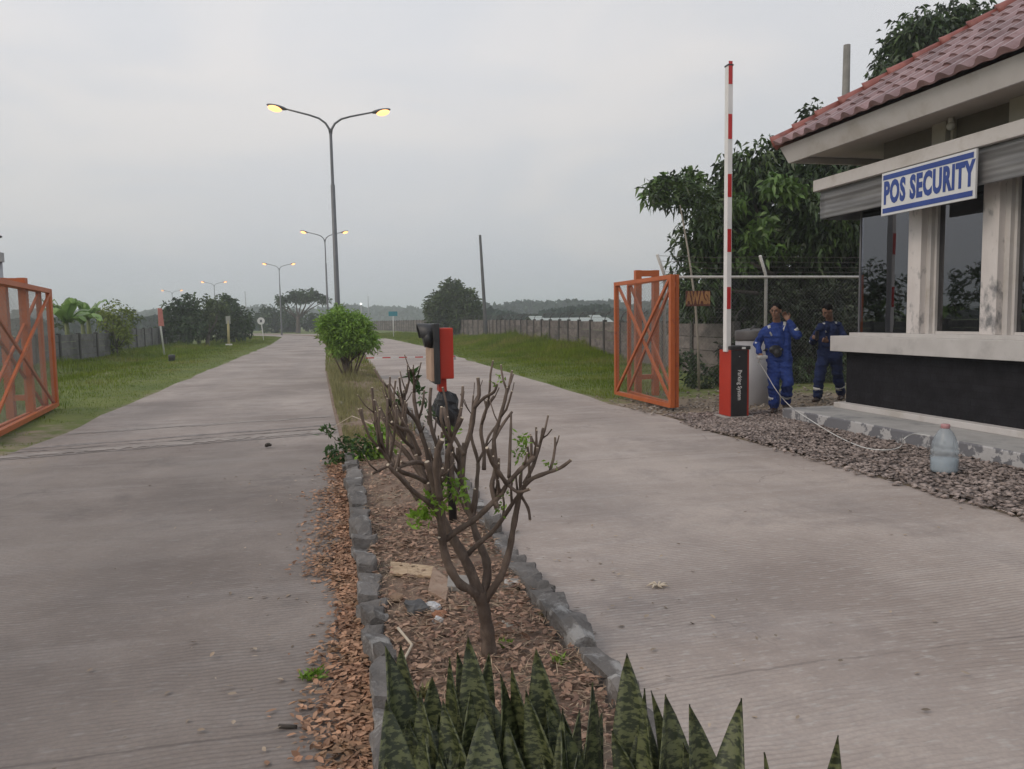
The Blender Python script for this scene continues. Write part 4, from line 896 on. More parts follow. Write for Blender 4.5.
for _ in range(85):   # short side stubs
    Q, rr = limbs[rg.randrange(1, len(limbs))]; i = rg.randrange(max(1, len(Q)//3), len(Q)-1); d = (Q[i+1]-Q[i]).normalized(); s = Vector((rg.uniform(-1, 1), rg.uniform(-1, 1), rg.uniform(-.1, .9))).normalized()
    e = (d*.7+s*.8).normalized(); L_ = rg.uniform(.03, .13); p = Q[i]; r_ = rr[i]*rg.uniform(.45, .75); q2 = p+e*L_*.5; q3 = q2+(e+Vector((0, 0, .5))).normalized()*L_*.5
    mb.tube([p, q2, q3], [r_*1.1, r_*.9, r_*.8], 7); dd = (q3-q2).normalized(); cuts.tube([q3-dd*.001, q3+dd*.003], [r_*.7, r_*.6], 7)
tk = mb.build('trunk_and_limbs', FBARK, fr_); cuts.build('cut_end', CUT, tk)
def sprigs(name, spec, parent, material, off=(0, 0, 0)):
    Vs = []; Ts = []; n0 = 0
    for (p, n, l, sp, w) in spec:
        P_ = np.array(p)+RNG.normal(size=(n, 3))*sp; D = unit(RNG.normal(size=(n, 3))+[0, 0, .7]); V, T = leaves(P_, D, l*RNG.uniform(.6, 1.2, n), l*w, .15, .1); Vs.append(V); Ts.append(T+n0); n0 += len(V)
    return np_mesh(name, np.concatenate(Vs), np.concatenate(Ts), material, parent, off)
SP = lambda x, y, d, n, l, s: (tuple(at(x, y, FY+d)), n, l, s, .42)
sprigs('sprouting_leaves', [SP(520, 440, -.05, 26, .03, .014), SP(518, 456, -.05, 24, .03, .016), SP(524, 447, -.05, 14, .03, .012), SP(512, 478, -.05, 12, .026, .012), SP(548, 464, -.1, 14, .022, .01), SP(556, 466, -.1, 8, .02, .008), SP(500, 508, -.08, 24, .026, .016), SP(504, 495, -.1, 12, .022, .01),
    SP(446, 500, -.12, 40, .034, .022), SP(455, 488, -.12, 40, .036, .022), SP(462, 496, -.1, 26, .03, .02), SP(434, 502, -.1, 20, .03, .02), SP(450, 435, .1, 34, .03, .02), SP(426, 515, -.1, 46, .04, .022), SP(418, 520, -.1, 36, .04, .02), SP(424, 498, -.05, 26, .035, .018), SP(498, 382, .1, 14, .028, .012)], fr_, LIME, (.6, FY, 0))
sprigs('top_leaves', [SP(412, 377, .3, 16, .055, .004), SP(418, 392, .3, 12, .04, .01), SP(400, 398, .15, 8, .035, .004), SP(424, 405, .3, 20, .035, .02), SP(430, 418, .3, 12, .03, .02)], fr_, WEED, (.6, FY, 0))

# leafy weed shrub at the kerb end
ws = empty('weedy_shrub', (.3, 8.4, 0), 'low leafy weed sprawling over the far end of the left kerb', 'shrub'); Q = lambda x, y, Y=8.3: at(x, y, Y)
mbx = MB()
for pix in ([(372, 470), (360, 452), (345, 450), (332, 456)], [(374, 470), (378, 450), (376, 432)], [(370, 468), (352, 446), (336, 440), (327, 430)], [(378, 468), (390, 452), (392, 440)], [(376, 465), (365, 440), (354, 436)]):
    mbx.tube([Q(*p) for p in pix], [.012, .008, .005, .003][:len(pix)], 6)
mbx.build('stems', FBARK, ws)
def SQ(x, y, n, l, s, w=.4): return (tuple(Q(x, y)), n, l, s, w)
sprigs('dark_leaves', [SQ(327, 430, 34, .085, .03, .3), SQ(332, 456, 50, .10, .05, .33), SQ(345, 450, 50, .10, .06, .33), SQ(358, 446, 50, .10, .06, .33), SQ(352, 458, 40, .09, .06), SQ(340, 462, 30, .08, .05), SQ(368, 452, 46, .09, .06)], ws, WEED, (.3, 8.4, 0))
sprigs('bright_leaves', [SQ(378, 432, 80, .085, .06), SQ(379, 446, 120, .09, .08), SQ(368, 460, 100, .085, .07), SQ(382, 458, 100, .08, .07), SQ(356, 464, 40, .07, .05), SQ(388, 450, 30, .08, .05)], ws, LIME, (.3, 8.4, 0))
# twig arching over the dry grass
tw = MB().tube([at(380, 445, 8.6), at(372, 424, 9.0), at(352, 416, 9.2), at(335, 426, 9.4), at(330, 432, 9.5)], .005, 5).build('bare_twig', CUT, None); tag(tw, 'pale thin twig arching over the dry grass in the median', 'twig')

# ------------------------------------------------------------------ snake plants
def sword(mb, tipx, tipy, z, w, lean=(0, 0), curve=.0, h0=0.0, tw=0.0, dY=-.14):
    d = ray(tipx, tipy); t = (z-EYE)/d.z; tip = Vector((0, 0, EYE))+d*t
    base = Vector((tip.x-lean[0], tip.y-lean[1]+dY*.5, h0)); K = 10; vs = []; face = math.atan2(-base.x, -base.y)+tw
    for i in range(K+1):
        s = i/K; c = base.lerp(tip, s)+Vector((math.sin(PI*s)*curve, 0, 0)); wd = w*1.72*min(1, (1-s)/.42)**.8*(.8+.2*min(1, s*4)) if s < 1 else 0.0008
        wd = max(wd, .0008); a = face+tw*s*1.5; r_ = Vector((math.cos(a), -math.sin(a), 0)); f_ = Vector((math.sin(a), math.cos(a), 0))
        for u in (-1, -.5, 0, .5, 1): vs.append(c+r_*u*wd/2-f_*(abs(u)**1.6*wd*-.22))
    fs = [(i*5+k, i*5+k+1, (i+1)*5+k+1, (i+1)*5+k) for i in range(K) for k in range(4)]; mb.add(vs, fs, True)
EDGE = 1
clumps = {
 'mottled snake plant at the lower left against the stone kerb': [(385, 646, .50, .075, (-.05, .1), .0), (401, 645, .46, .07, (-.02, .05), .0), (386, 700, .42, .06, (-.03, .1), 0), (420, 690, .42, .06, (-.02, .1), 0), (408, 720, .34, .06, (.03, .05), 0), (395, 668, .40, .06, (.0, .08), 0), (432, 676, .40, .055, (.02, .0), 0), (392, 740, .30, .055, (0, .1), 0), (414, 752, .24, .06, (0, .1), 0)],
 'tall dark snake plant clump in front of the bare tree trunk': [(468, 636, .52, .08, (0, .08), 0), (450, 657, .46, .055, (.0, .05), 0), (457, 652, .44, .045, (.02, .0), 0), (483, 707, .38, .075, (0, .12), 0), (500, 674, .44, .06, (-.01, .05), 0), (443, 700, .40, .06, (-.02, .1), 0), (453, 737, .30, .05, (.02, .1), 0), (470, 690, .42, .06, (.03, .05), .0), (430, 720, .34, .07, (0, .1), 0), (489, 652, .38, .04, (.02, 0), 0), (465, 748, .24, .06, (0, .1), 0)],
 'mottled snake plant just right of the bare tree trunk': [(536, 648, .50, .07, (0, .06), 0), (512, 667, .46, .07, (-.02, .05), 0), (526, 690, .42, .06, (.02, .08), 0), (560, 723, .36, .08, (.07, .12), .015), (520, 745, .26, .05, (.03, .08), 0), (545, 700, .36, .06, (-.02, .08), 0), (563, 708, .40, .035, (.0, .05), 0), (507, 720, .34, .06, (.0, .08), 0), (535, 752, .24, .06, (0, .1), 0), (573, 733, .28, .035, (-.04, .1), 0), (592, 682, .46, .05, (.0, .08), 0), (597, 700, .40, .035, (.0, .05), 0), (602, 712, .36, .045, (.01, .05), 0)],
 'bright mottled snake plant rising in front of the right kerb': [(627, 653, .55, .085, (.0, .1), 0), (645, 688, .50, .035, (.02, .05), .01), (651, 690, .50, .035, (-.02, .02), .01), (665, 694, .50, .075, (.0, .1), 0), (640, 722, .38, .05, (.02, .05), 0), (612, 730, .38, .06, (-.02, .08), 0), (632, 745, .30, .07, (.0, .08), 0)],
 'snake plant whose outer leaf leans right over the lane': [(689, 704, .54, .085, (.0, .1), 0), (742, 698, .58, .085, (.09, .1), -.03), (683, 742, .42, .05, (.01, .05), 0), (704, 758, .36, .06, (.0, .05), 0)],
 'two snake plant leaf tips poking up at the bottom right edge': [(765, 752, .55, .05, (.0, .05), 0), (838, 735, .66, .05, (.01, .05), 0)]}
k = 0
for lab, lv in clumps.items():
    mbs = MB(); rg = random.Random(k); k += 1
    if k < 4:
        cx_ = sum(q[0] for q in lv)/len(lv); lv = lv+[(cx_+rg.uniform(-34, 34), rg.uniform(690, 764), rg.uniform(.2, .36), rg.uniform(.045, .085), (rg.uniform(-.05, .05), rg.uniform(0, .1)), 0) for _ in range(12)]
    mx_ = sum(q[0] for q in lv)/len(lv)
    for (x, y, z, w, ln, cv) in lv: sword(mbs, x, y, z, w*rg.uniform(.85, 1.15), (ln[0]+(x-mx_)*.0016+rg.uniform(-.03, .03), ln[1]), cv+rg.uniform(-.022, .022), 0, rg.uniform(-.45, .45))
    o = mbs.build('snake_plant', SNAKE, None, (mbs.v[0][0], mbs.v[0][1], 0)); tag(o, lab, 'snake plant', 'snake plants in the foreground')
    md = o.modifiers.new('t', 'SOLIDIFY'); md.thickness = .004

# ------------------------------------------------------------------ debris in the bed
def plank(pix, z, th, material, label, cat, name):
    vs = [gnd(x, y, z) for x, y in pix]; c = sum(vs, Vector())/4; mbp_ = MB().hexa([v-Vector((0, 0, th)) for v in vs]+vs); o = mbp_.build(name, material, None, c); bevel(o, .003); return tag(o, label, cat)
plank([(390, 573), (431, 576), (434, 566), (391, 561)], .075, .016, WOOD, 'pale flat timber board lying near the left kerb', 'board', 'timber_board')
plank([(428, 590), (446, 600), (450, 580), (433, 566)], .085, .05, BRICKM, 'tan brick standing at the end of the pale board', 'brick', 'brick')
plank([(447, 586), (470, 587), (468, 575), (448, 574)], .09, .05, mat('grey_block', (.22, .2, .18), (.3, .28, .26), 8, .9), 'greyish broken block behind the left limb of the tree', 'block', 'concrete_block')
plank([(503, 585), (520, 582), (518, 577), (505, 578)], .07, .02, mat('pale_slab', (.4, .38, .36), (.5, .48, .45), 8, .9), 'small pale slab piece near the right kerb', 'slab', 'slab_piece')
plank([(500, 626), (516, 628), (514, 622), (502, 620)], .06, .01, mat('pale_slab2', (.36, .34, .3), (.46, .44, .4), 8, .9), 'thin pale chip lying right of the trunk', 'chip', 'slab_piece')
def rock(px_, py_, r, label, material=ROCK, seed=1, name='rock', cat='rock'):
    r *= 1.3; c = gnd(px_, py_, .055 if px_ > 390 else .03); c.z += r*.35; mbr = MB().ell((0, 0, 0), (r, r*.8, r*.62), 10, 7); mbr.v = [tuple(Vector(v)*(1+.55*mnoise.noise(Vector(v)*(2.2/r)*.6+Vector((seed, 0, 0))))+c) for v in mbr.v]; mbr.sm = [False]*len(mbr.sm)
    return tag(mbr.build(name, material, None, c), label, cat)
rock(417, 612, .05, 'dark angular rock lying on the soil left of the trunk', seed=3)
PAPER2 = mat('pale_stone', (.34, .32, .30), (.44, .42, .4), 20, .9, bump=.8)
PAPER = mat('crumpled_white_plastic', (.55, .55, .56), (.65, .65, .66), 20, .5, bump=.8)
rock(433, 610, .032, 'crumpled white plastic scrap beside the dark rock', PAPER, 6, 'plastic_scrap', 'litter')
rock(438, 622, .022, 'small white scrap just below the crumpled one', PAPER, 9, 'plastic_scrap', 'litter')
rock(440, 618, .030, 'orange brown broken piece beside the white scraps', mat('terracotta_piece', (.3, .14, .08), (.36, .18, .11), 9, .9), 12, 'tile_piece', 'rubble')
rock(397, 600, .03, 'brownish stone close to the left kerb blocks', mat('brown_stone', (.2, .13, .09), (.28, .19, .13), 9, .9), 14)
rock(66.0 if False else 268, 446, .03, 'small dark clod lying on the left lane near the weedy shrub', mat('clod', (.03, .025, .02), (.05, .04, .03), 9, .9), 15, 'clod', 'clod')
rock(343, 392, .07, 'pale stone on the left edge of the grassy median near the bush', PAPER2, 21)
rock(340, 405, .05, 'second smaller pale stone at the median edge below the first', PAPER2, 23)
fl = MB()
for a0 in range(7):
    t = a0*.9; c = gnd(658, 586, .012); fl.tube([c, c+Vector((math.cos(t)*.035, math.sin(t)*.03, .012)), c+Vector((math.cos(t+.3)*.07, math.sin(t+.3)*.05, .004))], [.004, .008, .001], 5)
tag(fl.build('dried_flower', CUT, None, gnd(658, 586, 0)), 'withered pale sprig lying alone on the right lane', 'twig')
q = gnd(287, 727, .012); tag(MB().tube([q+Vector((-.03, .015, 0)), q+Vector((.035, -.012, .002))], [.008, .007], 6).build('stick', mat('dark_stick', (.05, .04, .035), (.07, .06, .05), 9, .9), None, q), 'short dark stick lying on the left lane in the foreground', 'stick')
q = gnd(410, 700, .06); tag(MB().tube([gnd(398, 628, .10), gnd(412, 645, .08), gnd(404, 660, .09)], .007, 6).build('stick', CUT, None, q), 'pale crooked stick leaning on the left kerb block', 'stick')

# ------------------------------------------------------------------ chain link fence behind the barrier
cf = empty('chain_link_fence', (7.6, 12.7, 0), 'chain link fence with pale top rail and barbed wire behind the workers', 'fence')
fa, fb = Vector((6.12, 13.95, 0)), Vector((11.2, 14.3, 0)); pA = at(672, 277, 13.95); pB = at(860, 277, 14.3)
fz = 2.33; fa = Vector((pA.x-.2, 13.95, 0)); fb = Vector((pB.x+1.6, 14.35, 0)); fd = (fb-fa).normalized()
MB().tube([fa+Vector((0, 0, pA.z)), Vector((pB.x, 14.3, pB.z)), fb+Vector((0, 0, pB.z))], .028, 8).build('top_rail', FGALV, cf); fz = pA.z
wiremesh(fa, fb, .1, fz-.03, .085, .0008).build('mesh_panel', WIRE, cf)
q = at(766, 280, 14.15)
posts = [fa+fd*.05, Vector((q.x, q.y, 0)), Vector((q.x+2.6, q.y+.15, 0))]
for p in posts:
    MB().tube([p-Vector((0, 0, .1)), p+Vector((0, 0, fz+.02)), p+Vector((-.21, -.12, fz+.42))], .032, 8).build('post', FGALV, cf)
for k in range(4):
    o_ = Vector((-.21, -.12, .42))*((k+1)/4.2); pts = [posts[0]+Vector((0, 0, fz))+o_, posts[1]+Vector((0, 0, fz))+o_]
    MB().tube([pts[0], pts[0].lerp(pts[1], .5)-Vector((0, 0, .03)), pts[1], posts[2]+Vector((0, 0, fz))+o_], .004, 4).build('barbed_wire', DWIRE, cf)
# leaning sapling and placard on the fence
q0, q1 = at(697, 372, 14.6), at(680, 205, 14.9)
sp = empty('thin_sapling', (q0.x, q0.y, 0), 'slender pale sapling trunk growing behind the right gate', 'tree')
MB().tube([(q0.x+.05, q0.y, -.05), at(698, 340, 14.6), at(695, 300, 14.65), at(688, 250, 14.8), q1], [.03, .027, .024, .02, .014], 8).build('trunk', mat('pale_bark', (.26, .23, .19), (.36, .33, .28), 6, .9), sp)
crown('crown', [(tuple(at(676, 192, 15)), (.65, .5, .28)), (tuple(at(700, 205, 15.1)), (.45, .4, .3))], 26, 7, .19, .06, MANGO, sp, (q0.x, q0.y, 0), droop=.3, spread=.3, upbias=.6)
pq = at(697, 298.5, 14.05); pl = empty('warning_placard', tuple(pq), 'small dark red placard with faded orange letters on the fence', 'sign')
MB().box((pq.x-.26, pq.y-.05, pq.z-.15), (pq.x+.26, pq.y-.035, pq.z+.15)).build('board', mat('dark_rust_board', (.10, .03, .02), (.15, .045, .03), 5, .7), pl)
ot = mat('faded_orange_letters', (.30, .14, .05), (.42, .22, .09), 5, .6)
text_mesh('AWAS!', .33, ot, 'lettering', pl, Matrix.Translation((0, -.053, 0)) @ Matrix(((1, 0, 0, 0), (0, 0, -1, 0), (0, 1, 0, 0), (0, 0, 0, 1))), bold=.016, sx=.5, depth=.002)
# ------------------------------------------------------------------ precast perimeter walls
def wall(name, label, pts, hts, step, pan, bracket, group=None):
    g_ = empty(name, (pts[0][0], pts[0][1], 0), label, 'wall', group); pos = []
    for (a, b), (h0, h1) in zip(zip(pts, pts[1:]), zip(hts, hts[1:])):
        a, b = Vector((*a, 0)), Vector((*b, 0)); n = max(1, round((b-a).length/step))
        for i in range(n): pos.append((a.lerp(b, i/n), h0+(h1-h0)*i/n))
    pos.append((Vector((*pts[-1], 0)), hts[-1])); pp = MB(); br = []
    for i, (p, h) in enumerate(pos):
        d = ((pos[min(i+1, len(pos)-1)][0])-(pos[max(i-1, 0)][0])).normalized(); n_ = Vector((-d.y, d.x, 0))
        if i < 60: MB().beam(p-Vector((0, 0, .3)), p+Vector((0, 0, h+.05)), .15, .15, (d.x, d.y, 0)).build('post', WPOST, g_)
        if i+1 < len(pos):
            q_, h2 = pos[i+1]; H_ = min(h, h2); nr = 4
            for k in range(nr):
                z = H_*k/nr+.01; off = n_*(.004*((k*7+i*3) % 3-1)); pp.beam(p+d*.07+off+Vector((0, 0, z+H_/nr/2-.01)), q_-d*.07+off+Vector((0, 0, z+H_/nr/2-.01)), .05, H_/nr-.015)
        if bracket and i < 36:
            t = p+Vector((0, 0, h+.03)); s = bracket
            arm = [t, t+Vector((s*.02, 0, .12)), t+Vector((s*.08, 0, .24)), t+Vector((s*.24, 0, .33))]; br.append(arm); MB().tube(arm, .018, 5).build('wire_bracket', WPOST, g_)
    pp.build('wall_panels', pan, g_)
    if br:
        for k in (1, 2, 3):
            MB().tube([a_[k] for a_ in br], .006, 3, cap=False).build('barbed_wire', DWIRE, g_)
    return g_
wall('perimeter_wall', 'long precast concrete wall with barbed wire brackets right of the road', [(9.08, 16.3), (9.15, 18.6), (11.29, 38.1), (13.3, 66.4), (12.4, 100), (10.4, 127), (6.5, 165)], [1.35, 1.35, 1.48, 1.6, 1.75, 1.8, 1.8], 2.35, PANEL, 1)
wall('boundary_wall', 'low grey precast concrete wall left of the road behind the orange gate', [(-11.8, 22), (-11.1, 35.2), (-10.85, 42)], [1.2, 1.2, 1.2], 2.1, LPANEL, 0)
wall('boundary_wall', 'farther grey precast wall section left of the road beyond the yellowish bush', [(-12.1, 46), (-12.4, 62), (-16, 90)], [1.3, 1.4, 1.4], 2.3, LPANEL, 0)

# ------------------------------------------------------------------ trees
def pxlobes(spec, Y, jit=.8, flat=1.0, seed=0):
    rg = random.Random(seed); out = []
    for s in spec:
        x, y, r = s[:3]; YY = Y+(s[3] if len(s) > 3 else rg.uniform(-jit, jit)); c = at(x, y, YY); dep = (c-Vector((0, 0, EYE))).dot(FW); rr = r*dep/F_PX; out.append((tuple(c), (rr, rr, rr*flat)))
    return out
def tree(name, label, spec, Y, base_px, dens, per, ll, lw, material, r0, fork, cat='tree', group=None, jit=.8, flat=1., seed=0, base=None, **kw):
    b = base or gnd(*base_px); lo = pxlobes(spec, Y, jit, flat, seed); g_ = empty(name, (b[0], b[1], 0), label, cat, group)
    branches(lo, (b[0], b[1], 0), r0, fork, seed).build('trunk', BARK, g_); crown('crown', lo, dens, per, ll, lw, material, g_, (b[0], b[1], 0), **kw); return g_
tree('mango_tree', 'big dense dark mango tree behind the barrier and chain link fence',
     [(745, 176, 26), (775, 162, 20), (815, 168, 28), (850, 172, 34), (722, 205, 26), (770, 205, 40), (825, 215, 44), (705, 245, 28), (745, 250, 40), (795, 265, 44), (845, 265, 40), (695, 288, 22), (735, 292, 28, .8), (785, 296, 28, .8), (835, 296, 28, .8), (735, 325, 40, 3.2), (785, 330, 40, 3.5), (835, 330, 40, 3.6), (700, 325, 26, 2.8), (870, 330, 40, 3.4), (880, 250, 50), (890, 180, 40)],
     17.6, (835, 384), 26, 8, .22, .082, MANGO, .20, 2.2, jit=1.0, seed=5, base=(12.0, 17.6), droop=.45, spread=.5, down=.45, bumpy=.35, shell=.35)
tree('mango_tree', 'upper mango tree whose crown rises behind the red hut roof',
     [(925, 42, 30), (905, 62, 28), (890, 78, 16), (955, 30, 26), (985, 40, 30), (940, 90, 45), (1010, 60, 40), (905, 130, 34), (845, 116, 10), (814, 117, 9), (856, 128, 10), (985, 110, 60)],
     17.5, None, 26, 8, .22, .078, MANGO, .18, 3.0, jit=.6, seed=8, base=(17.2, 18), droop=.45, spread=.5, down=.45, shell=.35)
mt = [o for o in bpy.data.objects if o.name == 'mango_tree'][0]
crown('young_leaves', pxlobes([(752, 236, 9), (764, 222, 7), (775, 186, 12), (792, 192, 8), (672, 190, 13), (690, 182, 10), (656, 192, 8), (742, 262, 7), (735, 205, 8), (770, 250, 6)], 16.2, .15, .6, 4), 34, 8, .24, .10, mat('mango_young_leaf', (.075, .145, .03), (.12, .20, .045), 2, .45, coord='World', island=.35, trans=.2), mt, (12.0, 17.6, 0), droop=.35, spread=.4, down=.3)
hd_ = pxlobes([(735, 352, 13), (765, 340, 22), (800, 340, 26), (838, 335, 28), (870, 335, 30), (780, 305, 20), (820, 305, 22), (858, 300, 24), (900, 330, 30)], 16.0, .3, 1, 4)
o = crown('hedge', hd_, 60, 7, .17, .06, mat('painted_shade_leaf', (.010, .018, .007), (.026, .042, .014), 1, .6, coord='World', island=.5), None, (8.9, 16, 0), spread=.3, down=.3, shell=.3); tag(o, 'hedge thicket with canopy shade painted into its dark leaves under the mango tree behind the two workers', 'hedge')  # leaf colour carries the shade under the crown, far darker than other foliage
dk = MB()
for (x, y0_, y1_, r_) in ((838, 392, 300, .13), (770, 380, 300, .07), (800, 385, 310, .06)): a_, b_ = gnd(x, y0_), at(x+4, y1_, 17.2); a_ = Vector((at(x, 350, 17.2).x, 17.2, 0)); dk.tube([a_, a_.lerp(b_, .5)+Vector((.06, 0, 0)), b_], [r_, r_*.9, r_*.7], 8)
dk.v = [(v[0]-12.0, v[1]-17.6, v[2]) for v in dk.v]; o = dk.build('trunk', BARK, None); o.parent = mt
bl = pxlobes([(700, 378, 16), (730, 375, 16), (688, 360, 10), (770, 368, 18), (805, 372, 18), (840, 368, 16)], 15.2, .3, .8, 3)
for i, (c, r) in enumerate(bl):
    o = crown('low_shrub', [(c, r)], 90, 5, .12, .045, DENSE, None, (c[0], c[1], 0), spread=.12)
    tag(o, ['dark low shrub behind the right gate beside the rubble', 'dark low shrub just left of the barrier cabinet behind it', 'small dark shrub against the wall beyond the right gate', 'low shrub behind the drum and the blue worker', 'low shrub between the two workers behind the fence', 'low shrub behind the navy worker by the hut corner'][i], 'shrub', 'low shrubs along the chain link fence')
tree('round_bush', 'rounded bright green bush growing in the median ahead',
     [(348, 333, 17), (340, 322, 12), (356, 326, 13), (331, 328, 11), (364, 338, 11), (371, 343, 6), (326, 324, 7), (352, 344, 11), (339, 341, 11), (334, 319, 6)], 21, None, 190, 6, .14, .036, BUSHL, .05, .35, 'bush', jit=.45, seed=3, base=(.32, 21.2), spread=.28, shell=.35, bumpy=.5, upbias=.5)
sk = MB(); rg = random.Random(2)
for k in range(9):
    t = rg.uniform(-1, 1); sk.tube([(.35+t*.12, 21+rg.uniform(-.1, .1), 0), (.35+t*.35, 21+rg.uniform(-.2, .2), .5), (.35+t*.6, 21+rg.uniform(-.3, .3), 1.0)], [.022, .018, .01], 5)
g_ = [o for o in bpy.data.objects if o.name.startswith('round_bush')][0]; sk.v = [(v[0]-.32, v[1]-21.2, v[2]) for v in sk.v]; o = sk.build('stems', FBARK, None); o.parent = g_
tree('roadside_tree', 'leftmost dark dense roadside tree behind the red banner', [(178, 314, 13), (186, 304, 10), (172, 322, 11), (190, 326, 14), (180, 333, 10)], 62, (182, 345), 7, 7, .36, .17, DENSE, .14, .8, jit=1, seed=4, spread=.6)
tree('roadside_tree', 'middle dark roadside tree behind the yellowish post', [(206, 312, 13), (214, 322, 16), (200, 328, 12), (218, 306, 8)], 64, (208, 345), 7, 7, .36, .17, DENSE2, .14, .8, jit=1, seed=6, spread=.6)
tree('roadside_tree', 'rightmost dark roadside tree nearest the white round sign', [(231, 310, 10), (238, 318, 12), (241, 328, 10), (230, 328, 12), (226, 302, 6)], 68, (234, 343), 7, 7, .36, .17, DENSE, .14, .8, jit=1, seed=7, spread=.6)
ub = gnd(298, 333.5); tree('umbrella_tree', 'wide flat topped umbrella tree beyond the bend of the road', [(285, 299, 8), (296, 295, 9), (308, 294, 9), (319, 298, 7), (303, 300, 8), (325, 301, 5), (278, 303, 4)], 125, None, 3.2, 7, .6, .3, DENSE, .32, 2.6, flat=.30, jit=2.5, seed=2, base=(ub.x, 125), spread=.8)
for i, (sp_, lb_) in enumerate((([(268, 315, 9), (262, 320, 8), (270, 323, 9)], 'dense dark tree left of the third lamp under the umbrella tree'), ([(285, 316, 10), (292, 322, 9), (281, 322, 8)], 'dense dark tree just under the umbrella tree'), ([(306, 320, 8), (314, 323, 7)], 'small dark tree right of the umbrella tree trunk'))):
    tree('distant_tree', lb_, sp_, 138, (sp_[0][0], 331.5), 2.6, 7, .6, .32, DENSE, .25, 1, jit=2, seed=i, spread=.8)
tree('round_tree', 'large round tree standing alone by the perimeter wall', [(453, 302, 18), (440, 305, 13), (466, 303, 14), (448, 316, 16), (462, 317, 14), (453, 291, 11), (433, 310, 9), (474, 311, 9), (436, 320, 9), (472, 320, 9)], 82, None, 6, 7, .45, .2, DENSE2, .25, 1.2, jit=1.2, seed=9, base=(12.2, 82), spread=.6, bumpy=.12)
# banana plants, bush at the left wall and reflection-side shrubs
def banana(x, y, h, label, seed, n=9, L0=1.5):
    rg = random.Random(seed); g_ = empty('banana_plant', (x, y, 0), label, 'banana plant', 'banana plants behind the left wall')
    MB().tube([(x, y, -.05), (x+.03, y, h*.35), (x, y, h*.62)], [.13, .11, .07], 8).build('stem', mat('banana_stem', (.12, .14, .06), (.18, .2, .09), 4, .8), g_); mb = MB()
    for k in range(n):
        a = 2*PI*k/n+rg.uniform(-.4, .4); el = rg.uniform(.5, 1.35); L_ = L0*rg.uniform(.75, 1.15); d = Vector((math.cos(a), math.sin(a), 0)); K = 9; vs = []
        for i in range(K+1):
            s = i/K; p = Vector((x, y, h*.58))+d*(L_*s*math.cos(el))+Vector((0, 0, L_*math.sin(el)*s-.55*L_*s*s*rg.uniform(.75, 1.1))); w = .40*L_/1.5*math.sin(PI*min(1, s*.93+.05))**.7; sd = Vector((-d.y, d.x, 0))
            vs += [p+sd*w/2-Vector((0, 0, .07)), p, p-sd*w/2-Vector((0, 0, .07))]
        mb.add(vs, [(i*3+j, i*3+j+1, (i+1)*3+j+1, (i+1)*3+j) for i in range(K) for j in range(2)], True)
    mb.build('leaves', BANANA, g_); return g_
q = at(66, 320, 37); banana(q.x, 37, 3.0, 'broad pale leaved banana plant just right of the left gate', 1, 11, 2.0)
q = at(88, 320, 40); banana(q.x, 40, 3.3, 'banana plant with two upright leaves behind the grey wall', 2, 10, 1.9)
q = at(82, 320, 43); banana(q.x, 43, 2.9, 'banana plant in the second row behind the grey wall', 6, 8, 1.3)
banana(-12.6, 27, 2.6, 'banana plant behind the wall hidden left of the gate', 3); banana(-13.4, 31, 2.4, 'banana plant beyond the wall at the far left', 4)
tree('yellowish_bush', 'yellow green bamboo like bush at the end of the left wall', [(114, 315, 11), (124, 322, 10), (110, 328, 9), (120, 336, 10), (118, 345, 9), (104, 316, 8), (126, 332, 6)], 42, (118, 357), 8, 7, .30, .07, YELLOWG, .05, .4, 'bush', jit=.6, seed=11, spread=.4, droop=.4)
tree('left_shrub', 'dark shrub growing over the left wall top', [(62, 318, 10), (100, 322, 7), (134, 316, 8)], 46, (95, 350), 5, 6, .3, .1, DENSE2, .06, .5, 'shrub', jit=.8, seed=13, spread=.4)
tree('garden_tree', 'tree off to the left behind the wall, seen in the hut glass', [(-60, 300, 38), (-110, 310, 40), (-85, 280, 30)], 27, None, 5, 6, .3, .1, DENSE, .12, 1, jit=.8, seed=15, base=(-15.5, 27), spread=.4)
# far woods as a continuous hazy band
def woods(name, label, arc0, arc1, dist, hmin, hmax, n, seed, ls):
    rg = random.Random(seed); lo = []
    for k in range(n):
        a = arc0+(arc1-arc0)*(k+rg.random())/n; d = dist*rg.uniform(.9, 1.15); h = hmin+(hmax-hmin)*(.5+.75*mnoise.noise(Vector((a*14, seed, 0))))*rg.uniform(.75, 1.15)
        r = h*rg.uniform(.5, .8); c = (math.sin(a)*d, math.cos(a)*d, h-r*.6); lo.append((c, (r*1.5, r*1.5, r*.6)));  lo.append(((c[0]+rg.uniform(-3, 3), c[1]-1, h*.35), (r*1.3, r*1.3, h*.4)))
    P_, N_ = lobe_points(lo, 2.2/(ls*ls), .7, bumpy=.15); k = len(P_); D = unit(N_+RNG.normal(size=(k, 3))*.5); V, T = leaves(P_, D, ls*2*RNG.uniform(.6, 1.2, k), ls*1.7, .2, .2)
    o = np_mesh(name, V, T, FARWOOD); tag(o, label, 'woods', kind='stuff'); return o
woods('far_woods', 'hazy line of far trees on the horizon right of the road', R(8), R(56), 330, 5.5, 9.5, 75, 3, 1.5)
woods('far_woods', 'hazy line of far trees on the horizon left of the road', R(-36), R(8), 520, 7, 12, 70, 5, 2.3)
woods('far_woods', 'nearer scrub line just beyond the perimeter wall', R(10), R(30), 170, 2, 3.6, 50, 8, .9)
woods('far_woods', 'scrub line beyond the left wall', R(-40), R(-6), 200, 2, 3.6, 50, 9, .95)
